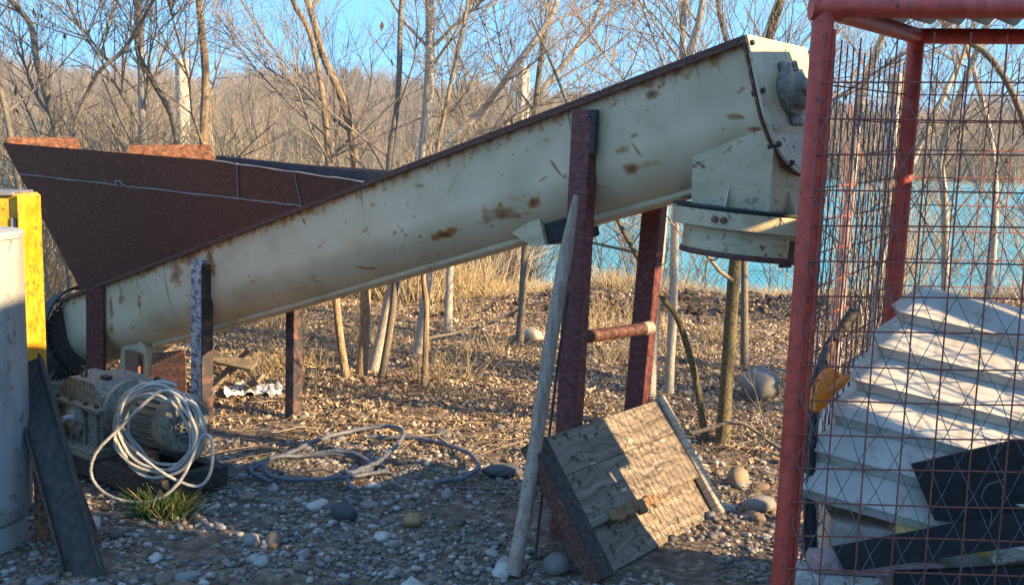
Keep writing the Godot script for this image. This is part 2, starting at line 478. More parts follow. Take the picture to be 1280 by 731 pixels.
func build_ground() -> void:
	relief.seed = 11; relief.frequency = 0.22; relief.fractal_octaves = 3
	clods.seed = 12; clods.frequency = 2.6; clods.fractal_octaves = 4
	var xs := steps([[-700, 120], [-100, 20], [-20, 3], [-8, .3], [-4, .045], [4, .3], [8, 3], [20, 20], [100, 120], [700, 1]])
	var zs := steps([[60, 15], [15, 3], [0, .5], [-2, .2], [-3, .04], [-9, .09], [-14, .5], [-20, 6], [-60, 30], [-700, 1]])
	var mb := MB.new()
	for z in zs:
		for x in xs:
			var e := 0.02
			var y := ground_y(x, z)
			var nn := Vector3(y - ground_y(x + e, z), e, y - ground_y(x, z + e)).normalized()
			mb.vert(Vector3(x, y, z), nn)
	var w := xs.size()
	for j in zs.size() - 1:
		for i in w - 1:
			var a := j * w + i
			mb.tri_i(a, a + 1, a + w + 1)
			mb.tri_i(a, a + w + 1, a + w)
	tag(obj("ground", mb, M.earth), "bare gravelly earth of the yard running to the lake bank", "ground", "", "structure")

	var q := MB.new()
	q.poly([Vector3(-700, -.95, -13), Vector3(700, -.95, -13), Vector3(700, -.95, -230), Vector3(-700, -.95, -230)], Vector3(0, -50, 0))
	tag(obj("lake_water", q, M.water), "turquoise lake water behind the bare trees", "water", "", "structure")

	# far bank and hills
	var hn := FastNoiseLite.new()
	hn.seed = 31; hn.frequency = 0.006; hn.fractal_octaves = 4
	var hb := MB.new()
	var hx := steps([[-420, 8], [420, 1]])
	var hz := steps([[-170, 4], [-194, 6], [-310, 1]])
	for z in hz:
		for x in hx:
			hb.vert(Vector3(x, hill_y(hn, x, z), z), Vector3.UP)
	w = hx.size()
	for j in hz.size():
		for i in w:
			var k := j * w + i
			var l: Vector3 = hb.v[k - 1] if i > 0 else hb.v[k]
			var r: Vector3 = hb.v[k + 1] if i < w - 1 else hb.v[k]
			var u: Vector3 = hb.v[k - w] if j > 0 else hb.v[k]
			var d: Vector3 = hb.v[k + w] if j < hz.size() - 1 else hb.v[k]
			var nn := (u - d).cross(l - r).normalized()
			hb.n[k] = nn if nn.y > 0 else -nn
	for j in hz.size() - 1:
		for i in w - 1:
			var a := j * w + i
			hb.tri_i(a, a + 1, a + w + 1)
			hb.tri_i(a, a + w + 1, a + w)
	tag(obj("hill", hb, M.hill), "low brown wooded hill on the far side of the lake", "hill", "", "structure")

	# the far wood: one mass of bare trees
	var r2 := RandomNumberGenerator.new()
	r2.seed = 77
	var cl := MB.new()
	for t in 5:
		var at := Vector3(r2.randf_range(-4, 4), 0, r2.randf_range(-3, 3))
		cl.col = Color(1, 1, 1) * r2.randf_range(.8, 1.15)
		far_tree(cl, at, r2.randf_range(5.0, 9.0), r2)
	var mm := MultiMesh.new()
	mm.transform_format = MultiMesh.TRANSFORM_3D
	mm.use_colors = true
	mm.mesh = cl.mesh()
	var list := []
	for i in 2400:
		var z: float = -174.0 - 118.0 * pow(r2.randf(), 1.5)
		var x: float = r2.randf_range(-.62, .62) * absf(z) * 1.15
		list.append(T(Vector3(x, hill_y(hn, x, z) - .4, z), r2.randf() * 360.0).scaled_local(Vector3.ONE * r2.randf_range(.75, 1.25)))
	mm.instance_count = list.size()
	for i in list.size():
		mm.set_instance_transform(i, list[i])
		var k := r2.randf_range(.75, 1.2)
		mm.set_instance_color(i, Color(.20 * k, .162 * k, .125 * k))
	var mi := MultiMeshInstance3D.new()
	mi.multimesh = mm
	mi.material_override = M.vc
	mi.name = numbered("far_wood")
	add_child(mi)
	tag(mi, "leafless brown wood covering the far shore", "wood", "", "stuff")

func hill_y(hn: FastNoiseLite, x: float, z: float) -> float:
	var t := clampf((-174.0 - z) / 110.0, -.04, 1.0)
	return -.9 + t * (15.0 + hn.get_noise_2d(x, 0.0) * 9.0 - x * .012) + (hn.get_noise_2d(x * 4.0, z * 4.0) + .2) * 1.2 * clampf(t * 8.0, 0, 1)

func far_tree(mb: MB, at: Vector3, h: float, r: RandomNumberGenerator) -> void:
	var lean := Vector3(r.randf_range(-.12, .12), 1, r.randf_range(-.1, .1)).normalized()
	mb.tube([at, at + lean * h * .5, at + lean * h], [.09, .06, .02], 3, false)
	for i in 16:
		var t := r.randf_range(.12, .95)
		var p := at + lean * h * t
		var a := r.randf() * TAU
		var d := Vector3(cos(a), r.randf_range(.5, 1.5), sin(a)).normalized()
		var l := h * r.randf_range(.18, .38) * (1.15 - t * .6)
		var e := p + d * l
		mb.tube([p, e], [.045, .02], 3, false)
		for j in 7:
			var q := p.lerp(e, r.randf_range(.25, 1.0))
			var d2 := (d + Vector3(r.randf_range(-.9, .9), r.randf_range(-.2, .9), r.randf_range(-.9, .9))).normalized()
			mb.tube([q, q + d2 * l * r.randf_range(.25, .6)], [.026, .012], 3, false)

# ---------------------------------------------------------------- bare trees
func grow(mb: MB, p: Vector3, d: Vector3, l: float, r0: float, level: int, r: RandomNumberGenerator, up := .25, leafs: Array = []) -> void:
	var seg := 5 if level > 1 else 3
	var pts := [p]
	var rad := [r0]
	var dir := d
	for i in seg:
		dir = (dir + Vector3(r.randf_range(-.22, .22), r.randf_range(-.16, .22) + up * .25, r.randf_range(-.22, .22))).normalized()
		pts.append(pts[-1] + dir * l / seg)
		rad.append(r0 * lerpf(1.0, .3, float(i + 1) / seg))
	mb.tube(pts, rad, 5 if r0 > .012 else (4 if r0 > .006 else 3), false)
	if level == 0:
		if r.randf() < .5: leafs.append(pts[-1])
		return
	var cnt := int(round(l * (8.0 if level == 1 else 7.0))) + 3
	if level == 1: cnt = mini(cnt, 11)
	for i in cnt:
		var t := r.randf_range(.2, 1.0)
		var k := t * seg
		var j := mini(int(k), seg - 1)
		var q: Vector3 = pts[j].lerp(pts[j + 1], k - j)
		var dd: Vector3 = (pts[j + 1] - pts[j]).normalized()
		var side := dd.cross(Vector3(r.randf_range(-1, 1), r.randf_range(-1, 1), r.randf_range(-1, 1))).normalized()
		var nd := (dd * r.randf_range(.5, 1.0) + side * r.randf_range(.5, .95) + Vector3.UP * up).normalized()
		grow(mb, q, nd, l * r.randf_range(.32, .62) * (1.1 - t * .3), maxf(.0016, r0 * lerpf(.6, .35, t)), level - 1, r, up, leafs)

func bare_tree(called: String, label: String, pts: Array, r0: float, bark: Material, twigs: Material, sd: int, branches := 9, extra := 1.6, group := "", leafy := 0) -> void:
	var r := RandomNumberGenerator.new()
	r.seed = sd
	var base := Vector3(pts[0].x, 0, pts[0].z)
	if pts[0].y > .1:
		base.x = lerpf(pts[0].x, pts[0].x - (pts[1].x - pts[0].x) * .4, 1.0)
	base.y = ground_y(base.x, base.z) - .06
	var o := thing(called, label, "tree", Transform3D(Basis(), base), group)
	var path := [Vector3.ZERO]
	for p in pts:
		var q: Vector3 = p - base
		if q.y > .12: path.append(q + Vector3(0, 0, r.randf_range(-.12, .12)))
	# goes on above what the picture shows
	var d: Vector3 = (path[-1] - path[-2]).normalized()
	var step := extra / 4.0
	for i in 4:
		d = (d + Vector3(r.randf_range(-.16, .16), .14, r.randf_range(-.16, .16))).normalized()
		path.append(path[-1] + d * step)
	var sm := smooth(path, 4)
	var total := 0.0
	var acc := [0.0]
	for i in range(1, sm.size()):
		total += (sm[i] - sm[i - 1]).length()
		acc.append(total)
	var rad := []
	for i in sm.size():
		var t: float = acc[i] / total
		rad.append(r0 * (lerpf(1.0, .22, pow(t, 1.1)) + .35 * exp(-acc[i] / .10)) * (1.0 + r.randf_range(-.05, .05)))
	var tb := MB.new()
	tb.tube(sm, rad, 10, false)
	obj("trunk", tb, bark, o)
	var cb := MB.new()
	var lf := []
	for i in branches:
		var t := r.randf_range(.22, 1.0)
		var k := 0
		while k < sm.size() - 2 and acc[k + 1] < t * total: k += 1
		var dd: Vector3 = (sm[k + 1] - sm[k]).normalized()
		var an := r.randf() * TAU
		var nd := (dd * r.randf_range(.3, .9) + Vector3(cos(an), .1, sin(an)) * .8).normalized()
		grow(cb, sm[k], nd, total * r.randf_range(.16, .34) * (1.15 - t * .45), rad[k] * r.randf_range(.26, .42), 2, r, .22, lf)
	obj("crown", cb, twigs, o)
	if leafy > 0:
		var lb := MB.new()
		for i in mini(leafy, lf.size()):
			var q: Vector3 = lf[r.randi() % lf.size()]
			var c0 := r.randf_range(.7, 1.3)
			lb.col = Color(.16 * c0, .085 * c0, .04 * c0)
			var w := Vector3(r.randf_range(-1, 1), 0, r.randf_range(-1, 1)).normalized() * .014
			var dn := Vector3(r.randf_range(-.02, .02), -r.randf_range(.05, .09), r.randf_range(-.02, .02))
			lb.poly([q, q + w + dn * .5, q + dn, q - w + dn * .5], q + Vector3(0, 0, 3))
		obj("dead_leaves", lb, M.leaf, o)

func smooth(p: Array, n: int) -> Array:
	var out := []
	for i in p.size() - 1:
		var a: Vector3 = p[maxi(i - 1, 0)]
		var b: Vector3 = p[i]
		var c: Vector3 = p[i + 1]
		var d: Vector3 = p[mini(i + 2, p.size() - 1)]
		for k in n:
			out.append(b.cubic_interpolate(c, a, d, float(k) / n))
	out.append(p[-1])
	return out

func build_trees() -> void:
	var tan: Material = M.bark_tan
	var gy: Material = M.bark_grey
	var gn: Material = M.bark_green
	var pl: Material = M.bark_pale
	var L := [
	["pale forked trunk rising behind the orange rusted hopper plate", 0.048, [Vector3(-3.17, 0.61, -9.00), Vector3(-3.18, 1.58, -9.00), Vector3(-3.20, 2.19, -9.00), Vector3(-3.24, 2.72, -9.00), Vector3(-3.28, 3.24, -9.00)], pl],
	["thin dark trunk leaning left across the pale forked trunk above the hopper", 0.034, [Vector3(-2.79, 0.63, -8.90), Vector3(-2.90, 1.75, -8.90), Vector3(-3.05, 2.18, -8.90), Vector3(-3.15, 2.44, -8.90), Vector3(-3.17, 2.96, -8.90)], gy],
	["straight upright trunk just right of the orange rusted hopper plate", 0.050, [Vector3(-2.75, 0.59, -9.30), Vector3(-2.75, 1.63, -9.30), Vector3(-2.75, 2.29, -9.30), Vector3(-2.75, 2.90, -9.30), Vector3(-2.76, 3.44, -9.30)], tan],
	["curved dark tree bending to the top left corner with withered leaves", 0.040, [Vector3(-3.65, 0.64, -8.60), Vector3(-3.72, 1.63, -8.60), Vector3(-3.86, 2.27, -8.60), Vector3(-3.99, 2.59, -8.60), Vector3(-4.14, 2.80, -8.60)], gy],
	["small bare tree with a kinked dark stem left of the pale forked trunk", 0.025, [Vector3(-3.37, 0.69, -8.20), Vector3(-3.44, 1.57, -8.20), Vector3(-3.48, 1.79, -8.20), Vector3(-3.27, 2.18, -8.20), Vector3(-3.07, 2.37, -8.20), Vector3(-2.81, 2.68, -8.20)], gy],
	["leftmost bare tree with brown dead leaves above the hopper corner", 0.031, [Vector3(-3.72, 0.70, -8.00), Vector3(-3.81, 1.56, -8.00), Vector3(-3.94, 2.10, -8.00), Vector3(-4.01, 2.57, -8.00)], gy],
	["slender bare tree nearest the black steel post under the trough", 0.028, [Vector3(-1.15, -0.01, -7.20), Vector3(-1.23, 0.56, -7.20), Vector3(-1.29, 1.56, -7.20), Vector3(-1.33, 2.04, -7.20), Vector3(-1.42, 2.41, -7.20), Vector3(-1.51, 2.62, -7.20), Vector3(-1.55, 2.93, -7.20)], tan],
	["tan smooth trunk in the middle of the clump under the trough", 0.039, [Vector3(-1.07, -0.02, -7.28), Vector3(-1.04, 0.66, -7.28), Vector3(-1.13, 1.61, -7.28), Vector3(-1.21, 1.99, -7.28), Vector3(-1.34, 2.26, -7.28), Vector3(-1.43, 2.58, -7.28)], tan],
	["thin trunk leaning right in front of the thick grey one in the clump", 0.028, [Vector3(-0.92, -0.01, -7.22), Vector3(-0.81, 0.76, -7.22), Vector3(-0.86, 1.43, -7.22), Vector3(-0.80, 2.00, -7.22), Vector3(-0.79, 2.48, -7.22), Vector3(-0.78, 2.90, -7.22)], gy],
	["thickest grey trunk of the clump under the trough, leaning right", 0.052, [Vector3(-1.01, 0.0, -7.50), Vector3(-0.86, 0.70, -7.50), Vector3(-0.70, 1.22, -7.50), Vector3(-0.64, 1.79, -7.50), Vector3(-0.62, 2.35, -7.50), Vector3(-0.65, 3.01, -7.50)], pl],
	["thinnest sapling on the right of the clump under the trough", 0.022, [Vector3(-0.60, -0.02, -7.07), Vector3(-0.59, 0.53, -7.07), Vector3(-0.61, 0.86, -7.07), Vector3(-0.53, 1.54, -7.07), Vector3(-0.46, 1.95, -7.07), Vector3(-0.34, 2.52, -7.07), Vector3(-0.31, 2.83, -7.07)], tan],
	["bare tree slanting up to the right left of the concrete fence post", 0.038, [Vector3(-0.76, 0.04, -8.20), Vector3(-0.64, 0.94, -8.20), Vector3(-0.60, 1.57, -8.20), Vector3(-0.28, 1.94, -8.20), Vector3(-0.04, 2.25, -8.20), Vector3(0.26, 2.68, -8.20), Vector3(0.32, 2.92, -8.20)], pl],
	["long pale limb tree slanting behind the concrete fence post", 0.037, [Vector3(-0.59, 0.08, -9.60), Vector3(-0.57, 0.98, -9.60), Vector3(-0.50, 1.64, -9.60), Vector3(-0.03, 1.94, -9.60), Vector3(0.53, 2.59, -9.60), Vector3(0.80, 3.09, -9.60)], pl],
	["bare tree standing just right of the concrete fence post", 0.035, [Vector3(0.08, 0.12, -9.00), Vector3(0.12, 1.24, -9.00), Vector3(0.18, 2.19, -9.00), Vector3(0.24, 2.72, -9.00), Vector3(0.28, 3.18, -9.00)], gy],
	["whitish trunk showing beside the rear red trestle leg", 0.037, [Vector3(0.94, -0.01, -6.85), Vector3(0.97, 0.65, -6.85), Vector3(0.98, 1.40, -6.85), Vector3(1.05, 2.02, -6.85), Vector3(1.16, 2.47, -6.85), Vector3(1.20, 2.82, -6.85)], pl],
	["second whitish trunk right behind the one at the rear trestle leg", 0.032, [Vector3(1.09, -0.00, -7.00), Vector3(1.08, 0.63, -7.00), Vector3(1.07, 1.39, -7.00), Vector3(1.08, 2.13, -7.00), Vector3(1.09, 2.59, -7.00), Vector3(1.09, 2.95, -7.00)], pl],
	["mossy greenish trunk below the discharge chute beside the boulder", 0.040, [Vector3(1.22, -0.01, -5.79), Vector3(1.23, 0.58, -5.79), Vector3(1.24, 1.08, -5.79), Vector3(1.28, 1.83, -5.79), Vector3(1.38, 2.22, -5.79), Vector3(1.41, 2.47, -5.79), Vector3(1.45, 2.73, -5.79)], gn],
	["thin stem leaning left from the foot of the mossy trunk", 0.022, [Vector3(1.15, -0.00, -5.85), Vector3(1.08, 0.33, -5.85), Vector3(0.95, 0.70, -5.85), Vector3(0.83, 0.86, -5.85), Vector3(0.62, 1.20, -5.85), Vector3(0.53, 1.42, -5.85)], gn],
	["dark bare tree above the high end of the trough", 0.031, [Vector3(1.82, 0.13, -8.00), Vector3(1.76, 1.13, -8.00), Vector3(1.68, 2.10, -8.00), Vector3(1.59, 2.54, -8.00), Vector3(1.52, 2.77, -8.00), Vector3(1.47, 3.03, -8.00)], gy],
	["pale trunk seen through the side mesh of the red cage", 0.036, [Vector3(2.09, -0.02, -6.60), Vector3(2.11, 0.71, -6.60), Vector3(2.14, 1.43, -6.60), Vector3(2.19, 2.07, -6.60), Vector3(2.28, 2.47, -6.60), Vector3(2.32, 2.80, -6.60)], pl],
	["crooked pale trunk behind the middle of the cage mesh", 0.032, [Vector3(2.97, 0.03, -6.90), Vector3(2.94, 0.74, -6.90), Vector3(2.84, 1.33, -6.90), Vector3(2.84, 1.69, -6.90), Vector3(2.89, 2.11, -6.90), Vector3(3.01, 2.57, -6.90)], pl],
	["pale stem bending left near the right edge behind the cage", 0.028, [Vector3(3.41, 0.04, -7.40), Vector3(3.40, 0.92, -7.40), Vector3(3.36, 1.65, -7.40), Vector3(3.22, 2.15, -7.40), Vector3(3.04, 2.58, -7.40)], pl],
	["tree with a limb slanting up right across the lake behind the cage", 0.030, [Vector3(2.73, 0.00, -7.80), Vector3(2.74, 0.86, -7.80), Vector3(2.90, 1.58, -7.80), Vector3(3.07, 2.00, -7.80), Vector3(3.33, 2.46, -7.80), Vector3(3.57, 2.81, -7.80)], pl],
	["rightmost tree whose limb bends left under the cage roof", 0.030, [Vector3(3.48, 0.16, -6.40), Vector3(3.35, 1.02, -6.40), Vector3(3.14, 1.79, -6.40), Vector3(2.86, 2.22, -6.40), Vector3(2.60, 2.45, -6.40)], gy],
	]
	var sd := 100
	for t in L:
		sd += 1
		var small: bool = t[1] < .025
		bare_tree("bare_tree", t[0], t[2], t[1], t[3], M.twig_pale if t[3] == pl else M.twig, sd, 7 if small else 14, 1.2 if small else 2.0, "bare trees on the lake bank", 90 if sd in [104, 106] else 8)
	# trees standing right of the picture: their shadows streak the ground behind the trough
	var far := [Vector3(5.6, 0, -5.4), Vector3(8.2, 0, -4.0), Vector3(10.5, 0, -2.6), Vector3(6.0, 0, -3.9), Vector3(7.0, 0, -4.3), Vector3(6.6, 0, -5.0), Vector3(8.6, 0, -5.1)]
	for p in far:
		sd += 1
		bare_tree("bare_tree", "%s bare tree beyond the right edge whose shadow streaks the leaf litter" % ["nearest", "sixth", "farthest", "second", "fourth", "third", "fifth"][far.find(p)], [p, p + Vector3(.1, 1, .1), p + Vector3(.0, 2.2, .1), p + Vector3(.2, 3.4, 0)], .062, tan, M.twig, sd, 4, 1.4, "trees beyond the right edge", 0)

# thicket, reeds, leaf litter, gravel
func multi(called: String, me: Mesh, xfs: Array, cols: Array, m: Material, label: String, category: String) -> void:
	var mm := MultiMesh.new()
	mm.transform_format = MultiMesh.TRANSFORM_3D
	mm.use_colors = cols.size() > 0
	mm.mesh = me
	mm.instance_count = xfs.size()
	for i in xfs.size():
		mm.set_instance_transform(i, xfs[i])
		if cols.size(): mm.set_instance_color(i, cols[i])
	var mi := MultiMeshInstance3D.new()
	mi.multimesh = mm
	mi.material_override = m
	mi.name = numbered(called)
	add_child(mi)
	tag(mi, label, category, "", "stuff")

func build_cover() -> void:
	var r := RandomNumberGenerator.new()
	r.seed = 55
	# brushwood: many-stemmed bare shrubs
	var sb := MB.new()
	for s in 9:
		var a := r.randf() * TAU
		var p := Vector3(cos(a), 0, sin(a)) * r.randf_range(.02, .35)
		var d := Vector3(cos(a) * r.randf_range(.1, .6), 1, sin(a) * r.randf_range(.1, .6)).normalized()
		var k := r.randf_range(.7, 1.2)
		sb.col = Color(.38 * k, .325 * k, .25 * k)
		grow(sb, p, d, r.randf_range(1.4, 2.6), r.randf_range(.007, .014), 1, r, .1)
	for s in 16:
		var a := r.randf() * TAU
		var p := Vector3(cos(a), 0, sin(a)) * r.randf_range(.02, .6)
		var d := Vector3(cos(a) * r.randf_range(.1, 1.4), 1, sin(a) * r.randf_range(.1, 1.4)).normalized()
		var k := r.randf_range(.8, 1.3)
		sb.col = Color(.50 * k, .42 * k, .29 * k)
		grow(sb, p, d, r.randf_range(.6, 1.8), r.randf_range(.003, .007), 1 if s % 4 == 0 else 0, r, .0)
	var xf := []
	var co := []
	for i in 330:
		var z := -r.randf_range(9.2, 14.5) if i < 220 else -r.randf_range(13.0, 15.5)
		var x := r.randf_range(-.56, .56) * absf(z)
		if z > -11.2 and (x > -3.0 and x < 3.6) and r.randf() < .88: continue
		if x > .2 and r.randf() < .84: continue
		if r.randf() < .2: continue
		var k := r.randf_range(.7, 1.2)
		xf.append(T(Vector3(x, ground_y(x, z) - .03, z), r.randf() * 360).scaled_local(Vector3.ONE * r.randf_range(.55, 1.15)))
		co.append(Color(k, k * r.randf_range(.95, 1.02), k * r.randf_range(.88, 1.0)))
	multi("thicket", sb.mesh(), xf, co, M.vc, "tangled leafless brushwood along the lake bank", "thicket")

	# dry reeds and tall pale grass on the bank
	var gb := MB.new()
	for i in 70:
		var p := Vector3(r.randf_range(-.3, .3), 0, r.randf_range(-.3, .3))
		var h := r.randf_range(.25, .7)
		var b := p + Vector3(r.randf_range(-.22, .22), h, r.randf_range(-.22, .22))
		var k := r.randf_range(.75, 1.25)
		gb.col = Color(.50 * k, .40 * k, .24 * k)
		gb.tube([p, p.lerp(b, .55) + Vector3(0, h * .08, 0), b], [.0045, .0035, .0012], 3, false)
	xf = []
	co = []
	for i in 1300:
		var z := -r.randf_range(11.3, 13.8)
		var x := r.randf_range(-7.5, 7.5)
		var rh := r.randf_range(.6, 1.25) * (.40 if x > -.4 else .7)
		if x > -.4 and r.randf() < .5: continue
		xf.append(T(Vector3(x, ground_y(x, z) - .02, z), r.randf() * 360).scaled_local(Vector3(1, rh, 1)))
		var k := r.randf_range(.75, 1.15)
		co.append(Color(k, k, k))
	for i in 40:
		var z := -r.randf_range(6.8, 11.0)
		var x := r.randf_range(-4.5, 4.5)
		xf.append(T(Vector3(x, ground_y(x, z) - .02, z), r.randf() * 360).scaled_local(Vector3(.7, r.randf_range(.15, .45), .7)))
		co.append(Color(.8, .8, .75))
	multi("dry_reeds", gb.mesh(), xf, co, M.vc, "pale dry reeds and grass along the lake bank", "reeds")

	# fallen leaves
	var lb := MB.new()
	lb.vert(Vector3(0, .006, -.036), Vector3(0, 1, -.2).normalized())
	lb.vert(Vector3(.020, 0, 0), Vector3(.3, 1, 0).normalized())
	lb.vert(Vector3(0, .009, .004), Vector3.UP)
	lb.vert(Vector3(-.020, .010, 0), Vector3(-.3, 1, 0).normalized())
	lb.vert(Vector3(0, .002, .038), Vector3(0, 1, .2).normalized())
	for t in [[0, 1, 2], [0, 2, 3], [1, 4, 2], [3, 2, 4]]:
		lb.tri_i(t[0], t[1], t[2])
	xf = []
	co = []
	var pn := FastNoiseLite.new()
	pn.seed = 8; pn.frequency = .5
	for i in 210000:
		var z := -lerpf(4.9, 12.4, pow(r.randf(), .8))
		var x := r.randf_range(-.54, .54) * (absf(z) + 1.0)
		var edge := -5.75 + pn.get_noise_2d(x * 2.0, 0.0) * .6
		if z > edge and r.randf() < .93: continue
		if pn.get_noise_2d(x * 1.6, z * 1.6 + 40) < -.25 and r.randf() < .7: continue
		var b := Basis.from_euler(Vector3(r.randf_range(-1.0, 1.0), r.randf() * TAU, r.randf_range(-1.0, 1.0)))
		xf.append(Transform3D(b.scaled_local(Vector3(r.randf_range(.6, 1.1), 1, r.randf_range(.8, 1.4)) * (r.randf_range(.18, .42) + .34 * pow(r.randf(), 3.0))), Vector3(x, ground_y(x, z) + r.randf_range(.002, .016), z)))
		var k := r.randf_range(.5, 1.35)
		var w := r.randf()
		if w < .45: co.append(Color(.36 * k, .255 * k, .165 * k))
		elif w < .85: co.append(Color(.54 * k, .44 * k, .31 * k))
		else: co.append(Color(.16 * k, .085 * k, .045 * k))
	multi("leaf_litter", lb.mesh(), xf, co, M.leaf, "brown fallen leaves covering the ground behind the trough", "leaves")

	# fallen twigs
	var tb := MB.new()
	tb.col = Color(.27, .21, .145)
	tb.tube([Vector3(-.16, .01, 0), Vector3(-.03, .025, .02), Vector3(.09, .012, -.01), Vector3(.19, .02, .015)], [.004, .0038, .003, .0015], 3, false)
	tb.tube([Vector3(-.03, .025, .02), Vector3(.04, .03, .08)], [.0025, .001], 3, false)
	xf = []
	co = []
	for i in 5200:
		var z := -r.randf_range(4.8, 11.5)
		var x := r.randf_range(-.5, .5) * (absf(z) + 1.0)
		if z > -5.6 and r.randf() < .6: continue
		xf.append(T(Vector3(x, ground_y(x, z) + .008, z), r.randf() * 360, 0, r.randf_range(-9, 9)).scaled_local(Vector3.ONE * (r.randf_range(.25, .7) + .8 * pow(r.randf(), 4.0))))
		var k := r.randf_range(.5, 1.5)
		co.append(Color(k, k, k))
	multi("fallen_twigs", tb.mesh(), xf, co, M.vc, "thin dry twigs scattered on the ground", "twigs")

	# dark clods and leaf heaps at the top of the bank
	xf = []
	co = []
	for i in 700:
		var z := -10.75 + r.randfn(0, .28)
		var x := r.randf_range(-1.0, 5.2)
		var s := r.randf_range(.012, .045)
		xf.append(T(Vector3(x, ground_y(x, z) + s * .2, z), r.randf() * 360, r.randf_range(-60, 60), r.randf_range(-60, 60)).scaled_local(Vector3(s * r.randf_range(1.0, 2.2), s * r.randf_range(.3, .8), s)))
		var k := r.randf_range(.5, 1.4)
		co.append(Color(.085 * k, .055 * k, .038 * k))
	multi("bank_clods", stone_mesh(90, 5, 7, 1.0), xf, co, M.stone, "dark clods and leaf heaps along the top of the bank", "clods")

	# gravel
	var pebble := stone_mesh(3, 5, 7, 1.0)
	xf = []
	co = []
	for i in 28000:
		var z := -lerpf(3.3, 5.7, pow(r.randf(), 1.15))
		var x := r.randf_range(-.56, .56) * (absf(z) + .6)
		var dens := pn.get_noise_2d(x * 2.2, z * 2.2 + 9) + (.12 if x < .1 else -.18)
		if dens < r.randf_range(-.45, .25): continue
		var s := .0045 + .013 * pow(r.randf(), 2.2)
		xf.append(T(Vector3(x, ground_y(x, z) + s * .30, z), r.randf() * 360, r.randf_range(-20, 20)).scaled_local(Vector3(s * r.randf_range(.9, 1.5), s * .7, s)))
		co.append(stone_color(r, .85))
	multi("gravel", pebble, xf, co, M.stone, "small grey and pale gravel scattered over the yard", "gravel")

	# single stones
	var kinds := [["whitish rounded stone", "whitish rounded stone lying in the foreground gravel", Color(.54, .51, .46)], ["mid grey stone", "mid grey rounded stone lying in the foreground gravel", Color(.26, .25, .235)], ["brownish stone", "brownish rounded stone lying in the foreground gravel", Color(.27, .20, .14)], ["dark slate stone", "dark slate grey stone lying in the foreground gravel", Color(.115, .11, .105)]]
	var shapes := []
	for i in 6: shapes.append(stone_mesh(40 + i, 7, 10, 1.0))
	var mats := []
	for k in kinds:
		for j in 2:
			var m2: StandardMaterial3D = M.stone.duplicate()
			m2.vertex_color_use_as_albedo = false
			m2.albedo_color = (k[2] * (.85 + .3 * j)).linear_to_srgb()
			mats.append(m2)
	var marks := [["in front of the grass tuft", Vector2(-1.5, -4.3)], ["beside the leaning dark beam", Vector2(-1.4, -3.8)], ["within the hose loops", Vector2(-.9, -5.2)], ["right of the hose loops", Vector2(-.15, -5.2)], ["at the bottom edge left of the middle", Vector2(-.75, -3.9)], ["in the open gravel below the hose", Vector2(-.75, -4.55)], ["left of the leaning pole", Vector2(-.15, -4.2)], ["at the right foot of the wooden panel", Vector2(1.15, -4.6)], ["behind the wooden panel", Vector2(.75, -5.1)]]
	var made := 0
	while made < 230:
		var z := -lerpf(3.55, 6.2, pow(r.randf(), 1.2))
		var x := r.randf_range(-.52, .5) * absf(z)
		if x > .12 and x < 1.0 and z > -4.5 and r.randf() < .6: continue
		if x < -1.35 and z < -4.6: continue
		if pn.get_noise_2d(x * 2.2, z * 2.2 + 9) + (.1 if x < .1 else -.15) < r.randf_range(-.35, .3): continue
		made += 1
		var ki: int = [0, 0, 0, 1, 1, 1, 2, 2, 3][r.randi() % 9]
		var s := .013 + .034 * pow(r.randf(), 2.4)
		var o := inst("stone", shapes[r.randi() % 6], mats[ki * 2 + r.randi() % 2])
		o.transform = T(Vector3(x, ground_y(x, z) + s * .16, z), r.randf() * 360, r.randf_range(-14, 14), r.randf_range(-10, 10)).scaled_local(Vector3(s * r.randf_range(1.0, 1.6), s * r.randf_range(.6, .85), s * r.randf_range(.85, 1.15)))
		var best := 0
		for k in marks.size():
			if marks[k][1].distance_to(Vector2(x, z)) < marks[best][1].distance_to(Vector2(x, z)): best = k
		var sz := "small" if s < .018 else ("middling" if s < .028 else "large")
		tag(o, "%s %s %s" % [sz, kinds[ki][0], marks[best][0]], "stone", "stones in the gravel")

func stone_color(r: RandomNumberGenerator, k0: float) -> Color:
	var k := r.randf_range(.55, 1.25) * k0
	var w := r.randf()
	if w < .35: return Color(.50 * k, .47 * k, .43 * k)
	if w < .75: return Color(.25 * k, .235 * k, .215 * k)
	return Color(.29 * k, .21 * k, .14 * k)

func stone_mesh(sd: int, rings: int, sides: int, size: float, amp := .55) -> ArrayMesh:
	var f := FastNoiseLite.new()
	f.seed = sd
	f.frequency = .55
	var mb := MB.new()
	for i in rings + 1:
		var th := PI * i / rings
		for k in sides + 1:
			var a := TAU * (k % sides) / sides
			var d := Vector3(sin(th) * cos(a), cos(th), sin(th) * sin(a))
			var q := d * size * (1.0 + f.get_noise_3dv(d * 1.6) * amp + f.get_noise_3dv(d * 4.2) * .09)
			mb.vert(q, d)
	for i in rings:
		for k in sides:
			var a := i * (sides + 1) + k
			if i > 0: mb.tri_i(a, a + 1, a + sides + 2)
			if i < rings - 1: mb.tri_i(a, a + sides + 2, a + sides + 1)
	return mb.mesh()

# ---------------------------------------------------------------- the screw conveyor
var CX := Transform3D()

func cl(x: float, y: float, z: float) -> Vector3:
	return CX * Vector3(x, y, z)

